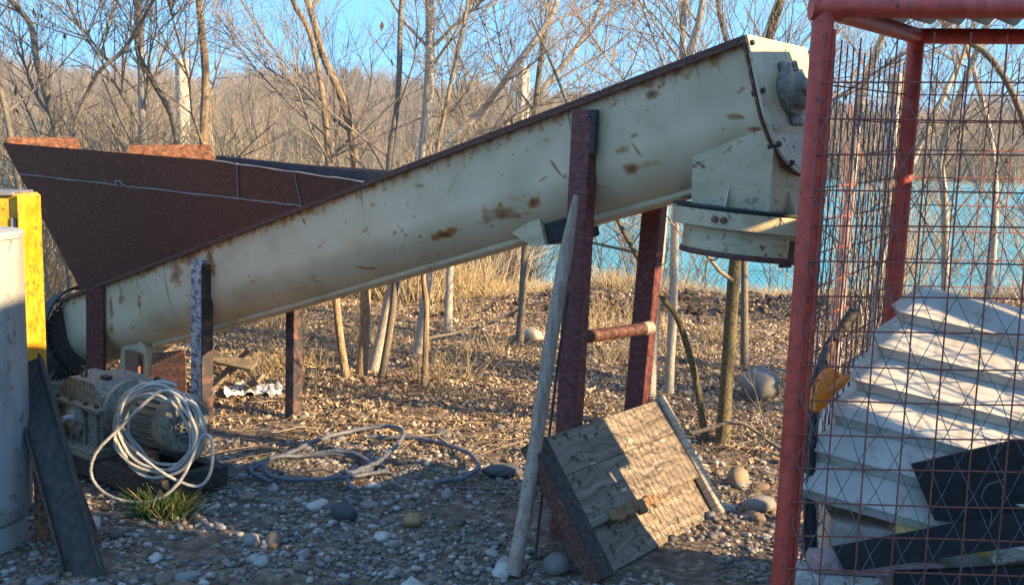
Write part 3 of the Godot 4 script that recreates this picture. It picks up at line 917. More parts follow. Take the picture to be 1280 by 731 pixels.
# steel channel: web facing «front», flanges behind it
func channel(a: Vector3, b: Vector3, front: Vector3, w: float, dep: float, t: float) -> MB:
	var mb := MB.new()
	var y := (b - a).normalized()
	var x := y.cross(front).normalized()
	var z := x.cross(y).normalized()
	var l := (b - a).length()
	var m := (a + b) * .5
	mb.box(Transform3D(Basis(x, y, z), m), Vector3(w, l, t), .003)
	for s in [-1, 1]:
		mb.box(Transform3D(Basis(x, y, z), m + x * s * (w * .5 - t * .5) - z * (dep * .5 + t * .5 - .001)), Vector3(t, l - .002, dep), .003)
	return mb

func build_conveyor() -> void:
	CX = Transform3D(Basis.from_euler(Vector3(0, deg_to_rad(-38.86), 0)) * Basis.from_euler(Vector3(0, 0, deg_to_rad(16.29))), Vector3(-1.835, 1.039, -6.078))
	var nh := Vector3(-.6275, 0, .7786)   # sideways, towards the yard
	var uh := Vector3(.7786, 0, .6275)
	var o := thing("screw_conveyor", "long cream painted inclined conveyor trough spotted with rust", "conveyor", CX)
	var W := .46
	var R := W * .5
	var st := .25
	var x0 := -1.72
	var x1 := 3.60
	var total := st * 2 + PI * R
	var prof := []
	for i in 7: prof.append([Vector2(0, -st * i / 6.0), Vector2(1, 0), st * i / 6.0])
	for i in range(1, 33):
		var a := PI * i / 32.0
		prof.append([Vector2(-R + R * cos(a), -st - R * sin(a)), Vector2(cos(a), -sin(a)), st + R * a])
	for i in range(1, 5): prof.append([Vector2(-W, -st + st * i / 4.0), Vector2(-1, 0), st + PI * R + st * i / 4.0])
	var mb := MB.new()
	var cols := 40
	var dn := FastNoiseLite.new()
	dn.seed = 9; dn.frequency = .9
	for i in cols + 1:
		var x := lerpf(x0, x1, float(i) / cols)
		for q in prof:
			var p: Vector2 = q[0]
			var n2: Vector2 = q[1]
			var dent := dn.get_noise_2d(x * 1.6, q[2] * 2.0) * .006
			mb.vert(Vector3(x, p.y + n2.y * dent, p.x + n2.x * dent), Vector3(0, n2.y, n2.x), Vector2((x - x0) / (x1 - x0), q[2] / total))
	var pc := prof.size()
	for i in cols:
		for k in pc - 1:
			var a := i * pc + k
			mb.tri_i(a, a + pc, a + pc + 1)
			mb.tri_i(a, a + pc + 1, a + 1)
	var tm := StandardMaterial3D.new()
	tm.albedo_texture = trough_texture(x0, x1, total, st)
	tm.roughness = .42
	tm.metallic_specular = .5
	obj("trough", mb, tm, o)
	# rolled edge strips and cover
	for s in [0, 1]:
		var f := MB.new()
		f.bx(Vector3((x0 + x1) * .5, .004, .012 if s == 0 else -W - .012), Vector3(x1 - x0, .008, .05), .002)
		f.bx(Vector3((x0 + x1) * .5, -.008, .035 if s == 0 else -W - .035), Vector3(x1 - x0, .016, .006), .002)
		obj("edge_strip", f, M.rust, o)
	for k in 3:
		var f := MB.new()
		f.bx(Vector3(1.62 + .66 * (k + .5), .012 + .0005 * k, -R), Vector3(.652, .006, W + .06), .002)
		obj("cover_plate", f, M.rust, o)
	var seam := MB.new()
	seam.bx(Vector3(1.415, -st * .5, .001), Vector3(.006, st, .004), .001)
	obj("seam", seam, M.cream, o)
	for xs in [-.42, 2.74]:
		var s2 := MB.new()
		var sp := []
		var sr := []
		for i in 15:
			var q: Array = prof[i]
			sp.append(Vector3(xs, q[0].y, q[0].x + .001))
			sr.append(.0035)
		s2.tube(sp, sr, 6)
		obj("seam", s2, M.cream, o)
	# keel strip along the bottom
	var keel := MB.new()
	keel.bx(Vector3(1.15, -st - R + .020, -R + .045), Vector3(4.1, .045, .13), .012)
	obj("keel_strip", keel, M.cream, o)
	# upper end: rim, end plate, bolts, bearing
	var u := PackedVector2Array()
	var ext := .035
	u.append(Vector2(ext, .012)); u.append(Vector2(ext, -st))
	for i in range(1, 24):
		var a := PI * i / 24.0
		u.append(Vector2(-R + (R + ext) * cos(a), -st - (R + ext) * sin(a)))
	u.append(Vector2(-W - ext, -st)); u.append(Vector2(-W - ext, .012))
	var endp: MeshInstance3D
	for k in 2:
		var e := MB.new()
		# outline is (z, y): turn so that its x runs along local z
		e.prism(Transform3D(Basis(Vector3(0, 0, 1), Vector3(0, 1, 0), Vector3(1, 0, 0)), Vector3(3.583 + .016 * k, 0, 0)), u, .010)
		endp = obj("end_flange" if k == 0 else "end_plate", e, M.rust_orange if k == 0 else M.cream, o)
	for b in [[.018, -.02], [.018, -.20], [-.02, -.40], [-.10, -.47], [-.23, -.497]]:
		var e := MB.new()
		e.lathe(Transform3D(Basis.from_euler(Vector3(0, 0, -PI / 2)), Vector3(3.56, b[1], b[0])), [Vector2(0, .062), Vector2(.010, .062), Vector2(.011, .05), Vector2(.011, .012), Vector2(0, .012)], 6)
		obj("bolt", e, M.dark_steel, endp)
	var be := MB.new()
	var bxf := Transform3D(Basis.from_euler(Vector3(0, 0, -PI / 2)), Vector3(3.612, -.20, -.21))
	be.lathe(bxf, [Vector2(0, 0), Vector2(.095, 0), Vector2(.095, .022), Vector2(.075, .030), Vector2(.070, .062), Vector2(.052, .070), Vector2(.030, .070), Vector2(.030, .10), Vector2(0, .10)], 24)
	be.bx(Vector3(3.622, -.20, -.21), Vector3(.018, .25, .08), .008)
	be.bx(Vector3(3.66, -.105, -.21), Vector3(.02, .04, .016), .004)
	obj("bearing_housing", be, M.motor, o)
	# inspection hatch under the trough
	var hb := MB.new()
	var ho := Transform3D(Basis(Vector3(1, 0, 0), Vector3(0, 1, 0), Vector3(0, 0, 1)), Vector3(2.27, -.43, -.33))
	hb.prism(ho, PackedVector2Array([Vector2(0, 0), Vector2(.17, .04), Vector2(.17, -.095), Vector2(.10, -.085)]), .27)
	obj("hatch_box", hb, M.cream, o)
	var hr := MB.new()
	hr.bx(Vector3(2.50, -.475, -.20), Vector3(.13, .09, .24), .008)
	obj("hatch_rubber", hr, M.rubber, o)

	# discharge chute, hanging plumb below the high end
	var c0 := Vector3(.681, 0, -4.051) - nh * .012
	var wd := .335
	var ch := MB.new()
	var yt0 := 1.62
	var yt1 := 1.74
	var yb := 1.425
	var A := [c0, c0 + uh * wd, c0 + uh * wd - nh * .36, c0 - nh * .36]
	var cen: Vector3 = (A[0] + A[2]) * .5
	var top := [yt0, yt1, yt1, yt0]
	var bot := []
	var tp := []
	for i in 4:
		var q: Vector3 = A[i]
		tp.append(Vector3(q.x, top[i], q.z))
		var qq: Vector3 = cen.lerp(q, .93 if i in [1, 2] else .99)
		bot.append(Vector3(qq.x, yb - .02 * (1 if i in [1, 2] else 0), qq.z))
	var cm := Vector3(cen.x, 1.5, cen.z)
	for i in 4:
		var j := (i + 1) % 4
		ch.poly([tp[i], tp[j], bot[j], bot[i]], cm)
	ch.poly(bot, cm)
	wobj("discharge_chute", ch, M.cream, o)
	for g in [[.5, 0], [1.0, .45]]:
		var gs := MB.new()
		var base: Vector3 = (bot[0] as Vector3).lerp(bot[1], .5) if g[1] == 0 else (bot[1] as Vector3).lerp(bot[2], .5)
		var outw: Vector3 = nh if g[1] == 0 else uh
		gs.plate([base + Vector3.UP * .004, base + outw * .035 + Vector3.UP * .004, base + Vector3.UP * .10], outw.cross(Vector3.UP) * .008)
		wobj("gusset", gs, M.cream, o)
	# gate valve ring below it, slightly tilted
	var vx := T(Vector3(.905, 1.335, -4.065), 0, 0, -4.5)
	var rg := MB.new()
	rg.lathe(vx, [Vector2(.0, .008), Vector2(.280, .008), Vector2(.284, .012), Vector2(.284, .070), Vector2(.280, .074), Vector2(0, .082)], 40)
	var vfl := wobj("valve_flange", rg, M.cream, o)
	var rl := MB.new()
	rl.lathe(vx, [Vector2(0, .088), Vector2(.286, .088), Vector2(.288, .085), Vector2(.288, .079), Vector2(0, .079)], 40)
	obj("gasket", rl, M.rubber, vfl)
	var dr := MB.new()
	dr.lathe(vx, [Vector2(0, .004), Vector2(.236, .004), Vector2(.236, -.075), Vector2(.243, -.092), Vector2(.238, -.098), Vector2(.22, -.095), Vector2(.22, -.02), Vector2(0, -.02)], 40)
	var vdr := wobj("valve_drum", dr, M.cream, o)
	var rr2 := MB.new()
	rr2.lathe(vx, [Vector2(.2385, -.078), Vector2(.2455, -.093), Vector2(.240, -.1005), Vector2(.236, -.100)], 40)
	obj("rusted_rim", rr2, M.rust, vdr)
	var ear := MB.new()
	var eo := PackedVector2Array([Vector2(0, 0), Vector2(.11, 0), Vector2(.11, -.13), Vector2(0, -.10)])
	ear.prism(T(Vector3(1.045, 1.325, -3.90), 12, 0, -4), eo, .012)
	wobj("valve_lug", ear, M.cream, o)
	var rk := MB.new()
	rk.prism(T(Vector3(1.02, 1.315, -3.872), 8, 0, -4), PackedVector2Array([Vector2(0, 0), Vector2(.035, 0), Vector2(.03, -.10), Vector2(-.02, -.105)]), .006)
	wobj("rusted_strap", rk, M.rust, o)
	for b in [-.62, -.5]:
		var e := MB.new()
		var dirv := Vector3(sin(b), 0, cos(b))
		e.rod(vx * (dirv * .275 + Vector3.UP * .042), vx * (dirv * .296 + Vector3.UP * .042), .013, 6)
		obj("bolt", e, M.rust_orange, vfl)

	# trestle legs
	wobj("trestle_leg", channel(Vector3(.225, -.05, -4.30), Vector3(.272, 1.80, -4.325), nh, .095, .06, .010), M.oxide, o)
	wobj("trestle_leg", channel(Vector3(.560, -.05, -4.795), Vector3(.637, 1.56, -4.735), nh, .10, .05, .010), M.oxide, o)
	var bp := MB.new()
	bp.rod(Vector3(.265, .835, -4.40), Vector3(.628, .845, -4.665), .028, 16)
	var cpo := wobj("cross_pipe", bp, M.rust, o)
	var pe := MB.new()
	var pd := Vector3(.363, .01, -.265).normalized()
	pe.tube([Vector3(.628, .845, -4.665) - pd * .035, Vector3(.628, .845, -4.665), Vector3(.628, .845, -4.665) + pd * .012], [.0295, .0315, .0295], 16)
	obj("pipe_collar", pe, M.wood_pale, cpo)
	var lug := MB.new()
	lug.bar(Vector3(.315, 1.62, -4.30), Vector3(.318, 1.80, -4.30), .04, .03, uh)
	wobj("weld_lug", lug, M.dark_steel, o)
	wobj("front_leg", channel(Vector3(-1.862, -.06, -6.03), Vector3(-1.836, .97, -6.01), Vector3(-.25, 0, 1), .075, .05, .008), M.flaky, o)
	var fl2 := MB.new()
	fl2.bar(Vector3(-1.80, -.06, -6.03), Vector3(-1.775, .95, -6.0), .012, .08, Vector3(.8, 0, .6))
	wobj("front_leg_rib", fl2, M.post_black, o)
	wobj("rear_leg", channel(Vector3(-1.325, -.06, -6.10), Vector3(-1.325, .78, -6.16), Vector3(-.55, 0, .83), .07, .07, .008), M.post_black, o)
	wobj("low_end_leg", channel(Vector3(-2.752, -.05, -6.74), Vector3(-2.725, .70, -6.72), Vector3(.1, 0, 1), .11, .06, .01), M.oxide, o)
	# saddle under the low end
	var sd := MB.new()
	sd.prism(Transform3D(Basis(uh, Vector3.UP, nh), cl(-1.12, -.42, -.30) * Vector3(1, 0, 1)), PackedVector2Array([Vector2(-.12, .08), Vector2(.24, .08), Vector2(.22, .33), Vector2(.12, .40), Vector2(-.06, .36)]), .22)
	wobj("saddle_box", sd, M.cream, o)
	var sd2 := MB.new()
	sd2.bar(cl(-1.0, -.40, -.05) * Vector3(1, 0, 1) + Vector3(0, .08, 0), cl(-1.0, -.40, -.05) * Vector3(1, 0, 1) + Vector3(0, .30, 0), .16, .02, uh)
	wobj("saddle_hatch", sd2, M.motor_rust, o)

	build_hopper(nh, uh)
	# chain drive on the low end
	var cd := thing("chain_drive", "black chain sprocket with its dark guard at the low conveyor end", "chain drive", CX)
	var sp := MB.new()
	var sx := Transform3D(Basis.from_euler(Vector3(0, 0, -PI / 2)), Vector3(-1.78, -.26, -.18))
	sp.lathe(sx, [Vector2(0, 0), Vector2(.27, 0), Vector2(.27, .02), Vector2(.20, .028), Vector2(.06, .028), Vector2(.06, .05), Vector2(0, .05)], 36)
	obj("sprocket", sp, M.dark_steel, cd)
	var cn := MB.new()
	for k in 44:
		var a := TAU * k / 44.0
		cn.box(sx * Transform3D(Basis.from_euler(Vector3(0, -a, 0)), Vector3(cos(a) * .285, .012, sin(a) * .285)), Vector3(.022, .03, .03), .004)
	tag(obj("chain", cn, M.post_black, cd), "", "", "", "stuff")
	var gd := MB.new()
	var gp := []
	var go := []
	for k in 15:
		var a := PI * (.30 + .95 * k / 14.0)
		gp.append(Vector2(cos(a), sin(a)) * .34)
		go.append(Vector2(cos(a), sin(a)) * .352)
	for k in 14:
		var pts := []
		for q in [gp[k], gp[k + 1], go[k + 1], go[k]]:
			pts.append(Vector3(-1.85, q.y - .26, -q.x - .18))
		gd.plate(pts, Vector3(.17, 0, 0))
	obj("guard", gd, M.rubber, cd)
	var g2 := MB.new()
	g2.bx(Vector3(-1.84, -.42, -.18), Vector3(.01, .62, .60), .003)
	obj("guard_back", g2, M.dark_steel, cd)

func build_hopper(nh: Vector3, _uh: Vector3) -> void:
	var o := thing("feed_hopper", "dark brown rusted sheet steel hopper over the low conveyor end", "hopper", CX)
	var W := .46
	var a := Vector3(-1.40, .012, .02)      # lower left
	var b := Vector3(1.62, .012, .02)       # where the wall runs out on the trough edge
	var c := Vector3(-1.23, .971, .45)      # upper left
	# near wall in plates, parted by weld beads
	var th := Vector3(0, -.006, -.008)
	var nrm := (b - a).cross(c - a).normalized()
	var up := (c - a)
	# lines on the wall: point(s, t): s along a-b, t from the bottom to the top edge
	var l0 := a.lerp(c, .80)
	var ab := func(k: float) -> Vector3: return a.lerp(b, k)
	var be: Vector3 = ab.call(.955)          # end of the near wall
	var m0 := c.lerp(b, .66)                 # its top edge kinks here
	var w2: Vector3 = ab.call(.79)
	var w1: Vector3 = l0.lerp(w2, .81)
	var t1 := m0.lerp(be, .06)
	var t2 := m0.lerp(be, .50)
	var m1 := MB.new()
	m1.plate([a, w2, l0], th)
	obj("wall_plate", m1, M.rust, o)
	var e := nrm * .0015
	for q in [[l0, w1, t1, m0, c], [w1, w2, t2, t1], [w2, be, t2]]:
		var m := MB.new()
		var pts := []
		for p in q: pts.append(p + e)
		m.plate(pts, th)
		obj("wall_plate", m, M.rust, o)
	var off := nrm * .006
	for q in [[l0, w1], [w1, w2], [w1, t1], [w2, t2], [m0.lerp(c, .06), be]]:
		var m := MB.new()
		var pts := []
		var rad := []
		for i in 13:
			pts.append(q[0].lerp(q[1], i / 12.0) + off + up.normalized() * sin(i * 1.9 + q[0].x) * .0025)
			rad.append(.0042 + .0013 * sin(i * 2.7))
		m.tube(pts, rad, 6)
		obj("weld_bead", m, M.weld, o)
	var hk := MB.new()
	var hp: Vector3 = l0.lerp(w1, .52) + off
	hk.tube([hp, hp + Vector3(.0, .03, .02), hp + Vector3(-.03, .035, .03), hp + Vector3(-.035, .005, .02)], [.008, .009, .009, .006], 6)
	obj("hook", hk, M.weld, o)
	# far wall, left end wall
	var a2 := Vector3(-1.40, .012, -W - .02)
	var b2 := Vector3(1.62, .012, -W - .02)
	var c2 := Vector3(-1.23, .90, -W - .45)
	var fw := MB.new()
	fw.plate([a2, b2, c2], Vector3(0, -.006, .008))
	obj("far_wall", fw, M.rust, o)
	var ew := MB.new()
	ew.plate([a, c - Vector3(0, .02, .01), c2, a2], Vector3(.008, 0, 0))
	obj("end_wall", ew, M.rust, o)
	# plates standing above the near edge
	var r1 := MB.new()
	r1.plate([Vector3(.36, .455, .04), Vector3(1.61, .02, -.012), Vector3(1.40, .016, -.005), Vector3(.36, .34, .03)], -Vector3(0, 0, .008))
	obj("rim_plate", r1, M.rust_band, o)
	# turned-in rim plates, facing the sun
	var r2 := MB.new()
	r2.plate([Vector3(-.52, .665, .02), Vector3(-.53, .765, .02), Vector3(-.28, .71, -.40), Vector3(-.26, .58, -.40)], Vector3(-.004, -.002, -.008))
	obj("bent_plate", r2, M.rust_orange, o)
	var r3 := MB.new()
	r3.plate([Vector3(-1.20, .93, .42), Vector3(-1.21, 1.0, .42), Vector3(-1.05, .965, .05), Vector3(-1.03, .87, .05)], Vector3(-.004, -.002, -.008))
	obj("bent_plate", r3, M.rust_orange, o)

# ---------------------------------------------------------------- gear motor and its cable
func build_motor() -> void:
	var X := T(Vector3(-1.80, 0, -4.93), -38)
	var o := thing("gear_motor", "grey green electric gear motor on a steel base beside the low conveyor end", "motor", X)
	var b := MB.new()
	b.bx(Vector3(-.02, .07, .16), Vector3(.92, .10, .06), .006)
	b.bx(Vector3(-.02, .07, -.16), Vector3(.92, .10, .06), .006)
	for x in [-.44, .02, .40]: b.bx(Vector3(x, .071, 0), Vector3(.06, .096, .28), .004)
	obj("base_frame", b, M.dark_steel, o)
	var tb := MB.new()
	tb.bx(Vector3(-.28, .145, 0), Vector3(.44, .05, .44), .006)
	obj("base_plate", tb, M.motor, o)
	# gearbox: lower casing, flange, domed upper casing
	var g := MB.new()
	g.prism(T(Vector3(-.48, .17, -.15)), PackedVector2Array([Vector2(0, 0), Vector2(.40, 0), Vector2(.40, .18), Vector2(0, .18)]), .30)
	obj("gearbox", g, M.motor, o)
	var gl := MB.new()
	gl.bx(Vector3(-.28, .355, 0), Vector3(.43, .022, .36), .004)
	var cfl := obj("casing_flange", gl, M.motor, o)
	var gt := MB.new()
	gt.prism(T(Vector3(-.47, .366, -.14)), PackedVector2Array([Vector2(0, 0), Vector2(.38, 0), Vector2(.38, .05), Vector2(.30, .11), Vector2(.08, .11), Vector2(0, .05)]), .28)
	obj("casing_top", gt, M.motor, o)
	for x in [-.46, -.34, -.22, -.11]:
		var rb := MB.new()
		rb.bx(Vector3(x, .25, .158), Vector3(.014, .16, .018), .003)
		obj("rib", rb, M.motor, o)
	for x in [-.46, -.33, -.20, -.10]:
		for z in [.165, -.165]:
			var bo := MB.new()
			bo.lathe(T(Vector3(x, .34, z)), [Vector2(.011, 0), Vector2(.011, .042), Vector2(0, .042)], 6)
			obj("bolt", bo, M.dark_steel, cfl)
	# side covers: bright shaft disc and bearing cap
	var cz := Basis.from_euler(Vector3(PI / 2, 0, 0))
	var d := MB.new()
	d.lathe(Transform3D(cz, Vector3(-.30, .29, .15)), [Vector2(.085, 0), Vector2(.085, .02), Vector2(.06, .03), Vector2(0, .03)], 24)
	var cap := obj("bearing_cap", d, M.motor, o)
	var sh := MB.new()
	sh.lathe(Transform3D(cz, Vector3(-.30, .29, .178)), [Vector2(.042, 0), Vector2(.042, .012), Vector2(.018, .016), Vector2(.018, .05), Vector2(0, .05)], 20)
	obj("shaft_end", sh, M.bright_metal, cap)
	var np := MB.new()
	np.bx(Vector3(-.42, .20, .168), Vector3(.05, .035, .004), .001)
	obj("name_plate", np, M.yellow, o)
	var bk := MB.new()
	bk.bx(Vector3(-.20, .485, .05), Vector3(.06, .02, .035), .004)
	obj("vent_plug", bk, M.rubber, o)
	for p in [Vector3(-.34, .50, .09), Vector3(.16, .505, 0)]:
		var ey := MB.new()
		var ring := []
		var rr := []
		for k in 15:
			var an := TAU * k / 14.0
			ring.append(p + Vector3(cos(an) * .026, sin(an) * .026, 0))
			rr.append(.007)
		ey.tube(ring, rr, 6, false)
		obj("lifting_eye", ey, M.dark_steel, o)
	# adapter and motor along +x
	var cx := Basis.from_euler(Vector3(0, 0, -PI / 2))
	var ad := MB.new()
	ad.lathe(Transform3D(cx, Vector3(-.085, .335, 0)), [Vector2(.15, 0), Vector2(.15, .03), Vector2(.115, .045), Vector2(.115, .10), Vector2(.145, .105), Vector2(.145, .13), Vector2(0, .13)], 30)
	obj("adapter_flange", ad, M.motor, o)
	var mo := MB.new()
	mo.lathe(Transform3D(cx, Vector3(.04, .335, 0)), [Vector2(.118, 0), Vector2(.118, .27), Vector2(0, .27)], 30)
	var mbody := obj("motor_body", mo, M.motor, o)
	for k in 22:
		var an := TAU * k / 22.0
		var fi := MB.new()
		fi.box(Transform3D(Basis.from_euler(Vector3(an, 0, 0)), Vector3(.175, .335, 0)) * T(Vector3(0, .127, 0)), Vector3(.24, .022, .005), .001)
		obj("cooling_fin", fi, M.motor, mbody)
	var fc := MB.new()
	fc.lathe(Transform3D(cx, Vector3(.30, .335, 0)), [Vector2(.132, 0), Vector2(.132, .085), Vector2(.118, .105), Vector2(.08, .106), Vector2(.08, .09), Vector2(0, .09)], 30)
	var fcov := obj("fan_cover", fc, M.motor, o)
	var gr := MB.new()
	for k in 7:
		var y := -.066 + .022 * k
		var hw := sqrt(maxf(.0004, .078 * .078 - y * y))
		gr.bx(Vector3(.40, .335 + y, 0), Vector3(.006, .008, hw * 2), .001)
	for k in 3:
		gr.bx(Vector3(.403, .335, -.05 + .05 * k), Vector3(.004, .13, .006), .001)
	gr.lathe(Transform3D(cx, Vector3(.393, .335, 0)), [Vector2(.02, 0), Vector2(.02, .016), Vector2(0, .016)], 12)
	obj("fan_grille", gr, M.zinc, fcov)
	var tx := MB.new()
	tx.bx(Vector3(.14, .48, 0), Vector3(.13, .07, .12), .01)
	obj("terminal_box", tx, M.motor, o)
	for z in [.10, -.10]:
		var ft := MB.new()
		ft.bx(Vector3(.17, .165, z), Vector3(.22, .10, .05), .008)
		obj("foot", ft, M.motor_rust if z > 0 else M.motor, o)
	# backstop drum behind the gearbox
	var ds := MB.new()
	ds.lathe(Transform3D(cx, Vector3(-.66, .36, -.12)), [Vector2(0, 0), Vector2(.07, .004), Vector2(.085, .03), Vector2(.085, .17), Vector2(.05, .19), Vector2(.05, .24), Vector2(0, .24)], 24)
	obj("brake_drum", ds, M.motor, o)

	# loops of pale cable hung over the motor
	var path := []
	var r := RandomNumberGenerator.new()
	r.seed = 6
	var cen := Vector3(-1.600, .335, -4.60)
	var ux := Vector3(.96, 0, .26)
	for k in 8 * 16 + 1:
		var a := TAU * k / 16.0 + 1.2
		var loop := int(k / 16)
		var rx: float = [.20, .215, .19, .205, .225, .195, .21, .20][mini(loop, 7)]
		var ry: float = [.19, .175, .20, .21, .185, .17, .195, .2][mini(loop, 7)]
		var cc := cen + ux * (sin(loop * 2.1) * .025) + Vector3(0, cos(loop * 1.7) * .025, 0) - Vector3(.26, 0, -.96) * (.012 * (loop - 4))
		path.append(cc + ux * cos(a) * rx + Vector3(0, sin(a) * ry, 0) + Vector3(r.randf_range(-.01, .01), r.randf_range(-.008, .008), sin(a * 1.5 + loop) * .02))
	# the loose loop that sags to the left and one end to the right
	path.append(Vector3(-1.75, .36, -4.56))
	path.append(Vector3(-1.86, .24, -4.54))
	path.append(Vector3(-1.87, .13, -4.52))
	path.append(Vector3(-1.76, .055, -4.48))
	path.append(Vector3(-1.58, .05, -4.46))
	path.append(Vector3(-1.46, .14, -4.46))
	path.append(Vector3(-1.40, .27, -4.50))
	path.append(Vector3(-1.37, .34, -4.52))
	path.append(Vector3(-1.33, .32, -4.52))
	path.append(Vector3(-1.335, .18, -4.52))
	path.append(Vector3(-1.39, .11, -4.50))
	path.append(Vector3(-1.52, .17, -4.47))
	path.append(Vector3(-1.66, .26, -4.50))
	var sm := smooth(path, 3)
	var rad := []
	for i in sm.size(): rad.append(.0075)
	var cb := MB.new()
	cb.tube(sm, rad, 7)
	tag(obj("cable_coil", cb, M.cable), "coil of whitish electric cable hung over the gear motor", "cable")

# ---------------------------------------------------------------- left foreground
func build_left() -> void:
	var c := thing("cylinder_tank", "whitish steel cylinder standing at the left edge", "tank", T(Vector3(-2.25, 0, -4.06)))
	var b := MB.new()
	b.lathe(Transform3D(), [Vector2(0, .07), Vector2(.20, .07), Vector2(.255, .085), Vector2(.285, .12), Vector2(.297, .17), Vector2(.297, 1.235), Vector2(.292, 1.25)], 48)
	obj("shell", b, M.tank_white, c)
	var lid := MB.new()
	lid.lathe(Transform3D(), [Vector2(.303, 1.245), Vector2(.303, 1.262), Vector2(.29, 1.272), Vector2(.2, 1.283), Vector2(0, 1.29)], 48)
	obj("lid", lid, M.tank_white, c)
	var ft := MB.new()
	ft.lathe(Transform3D(), [Vector2(.262, 0), Vector2(.275, .0), Vector2(.275, .10), Vector2(.262, .10)], 48)
	obj("foot_ring", ft, M.tank_white, c)

	var y := thing("yellow_cabinet", "yellow steel machine cabinet standing behind the whitish cylinder", "cabinet", T(Vector3(-2.675, 0, -4.86), 8))
	var p := MB.new()
	p.bx(Vector3(0, .70, -.14), Vector3(.72, 1.36, .30), .015)
	obj("housing", p, M.yellow, y)
	var s := MB.new()
	s.bx(Vector3(.322, .66, .016), Vector3(.026, 1.22, .014), .005)
	obj("rubber_strip", s, M.grey_strip, y)
	var e := MB.new()
	e.bx(Vector3(.352, .70, .02), Vector3(.012, 1.36, .04), .004)
	obj("door_edge", e, M.yellow, y)
	var v := MB.new()
	v.prism(T(Vector3(-.02, 1.27, .014)), PackedVector2Array([Vector2(-.2, 0), Vector2(.20, 0), Vector2(.12, .13), Vector2(-.2, .13)]), .03)
	obj("sloped_window", v, M.dark_steel, y)
	var lp := MB.new()
	lp.bx(Vector3(.18, 1.382, -.12), Vector3(.3, .02, .3), .004)
	obj("top_lip", lp, M.zinc, y)
	var kn := MB.new()
	kn.lathe(T(Vector3(.2, 1.39, 0)), [Vector2(.012, 0), Vector2(.012, .02), Vector2(0, .022)], 10)
	obj("knob", kn, M.bright_metal, y)

	var a := Vector3(-1.565, -.03, -3.72)
	var t := Vector3(-2.045, .70, -4.30)
	var beam := thing("leaning_channel", "dark steel channel beam leaning against the whitish cylinder", "beam", Transform3D(Basis(), Vector3(-1.62, 0, -3.70)))
	var yd := (t - a).normalized()
	var fr := Vector3(.30, .12, 1).normalized()
	var xd := yd.cross(fr).normalized()
	var zd := xd.cross(yd)
	var web := MB.new()
	web.box(Transform3D(Basis(xd, yd, zd), (a + t) * .5), Vector3(.12, (t - a).length(), .012), .003)
	wobj("web", web, M.dark_steel, beam)
	for sgn in [-1, 1]:
		var f := MB.new()
		f.box(Transform3D(Basis(xd, yd, zd), (a + t) * .5 + xd * sgn * .064 + zd * .012), Vector3(.010, (t - a).length(), .055), .003)
		wobj("flange", f, M.dark_steel, beam)
	var pl := MB.new()
	pl.plate([Vector3(-1.93, .0, -4.08), Vector3(-1.66, .0, -4.08), Vector3(-1.86, .48, -4.16), Vector3(-1.96, .48, -4.16)], Vector3(0, 0, -.01))
	tag(obj("rusty_plate", pl, M.rust_orange), "rusty brown plate behind the leaning dark channel beam", "metal plate")

	# ground lath by the motor
	var la := MB.new()
	la.box(T(Vector3(-1.70, .012 + ground_y(-1.7, -4.45), -4.45), 6), Vector3(.62, .02, .035), .004)
	tag(obj("wooden_lath", la, M.wood_grey), "thin grey lath lying on the gravel in front of the motor", "lath")

	# grass tuft
	var g := MB.new()
	var r := RandomNumberGenerator.new()
	r.seed = 3
	for i in 420:
		var q := Vector3(r.randfn(0, .055), 0, r.randfn(0, .045))
		var h := r.randf_range(.05, .13)
		var lean := Vector3(r.randf_range(-.08, .08), h, r.randf_range(-.06, .06)) + q * .6
		var kk := r.randf_range(.6, 1.3)
		g.col = Color(.045 * kk, .095 * kk, .018 * kk) if r.randf() < .85 else Color(.3 * kk, .24 * kk, .12 * kk)
		g.tube([q, q + lean * .6 + Vector3(0, .01, 0), q + lean], [.0028, .0022, .0006], 3, false)
	var go := obj("grass_tuft", g, M.vc)
	go.position = Vector3(-1.53, ground_y(-1.53, -4.48), -4.48)
	tag(go, "small green grass tuft growing in front of the cable coil", "grass")
	var g2 := MB.new()
	for i in 90:
		var q := Vector3(r.randfn(0, .05), 0, r.randfn(0, .03))
		g2.col = Color(.12, .24, .03) * r.randf_range(.7, 1.3)
		g2.tube([q, q + Vector3(r.randf_range(-.02, .02), r.randf_range(.015, .04), .005)], [.004, .001], 3, false)
	var go2 := obj("weed_patch", g2, M.vc)
	go2.position = Vector3(-1.22, ground_y(-1.22, -5.25), -5.25)
	tag(go2, "tiny bright green weeds beside the corrugated hose", "weeds", "", "stuff")

	# debris at the low end
	var d1 := MB.new()
	d1.plate([Vector3(-2.28, .02, -6.35), Vector3(-1.98, .02, -6.22), Vector3(-2.05, .36, -6.42), Vector3(-2.28, .32, -6.5)], Vector3(.0, -.003, -.01))
	tag(obj("rusted_sheet", d1, M.rust_orange), "rusty orange steel sheet leaning behind the gear motor", "metal sheet")
	var bl := [[Vector3(-2.02, .0, -6.60), Vector3(-1.72, .30, -6.75), "short dark board leaning behind the pale blue leg"], [Vector3(-2.0, .26, -6.72), Vector3(-1.66, .22, -6.62), "short board laid crosswise behind the pale blue leg"], [Vector3(-1.86, .0, -6.72), Vector3(-1.60, .16, -6.55), "split board lying right of the pale blue leg"]]
	for q in bl:
		var m := MB.new()
		m.bar(q[0], q[1], .025, .09, Vector3(-.3, .8, .3))
		tag(obj("board", m, M.wood_grey), q[2], "board", "boards behind the low end")

	# crumpled film
	var fb := MB.new()
	var fn := FastNoiseLite.new()
	fn.seed = 5; fn.frequency = 5.0
	var nx := 18
	var nz := 12
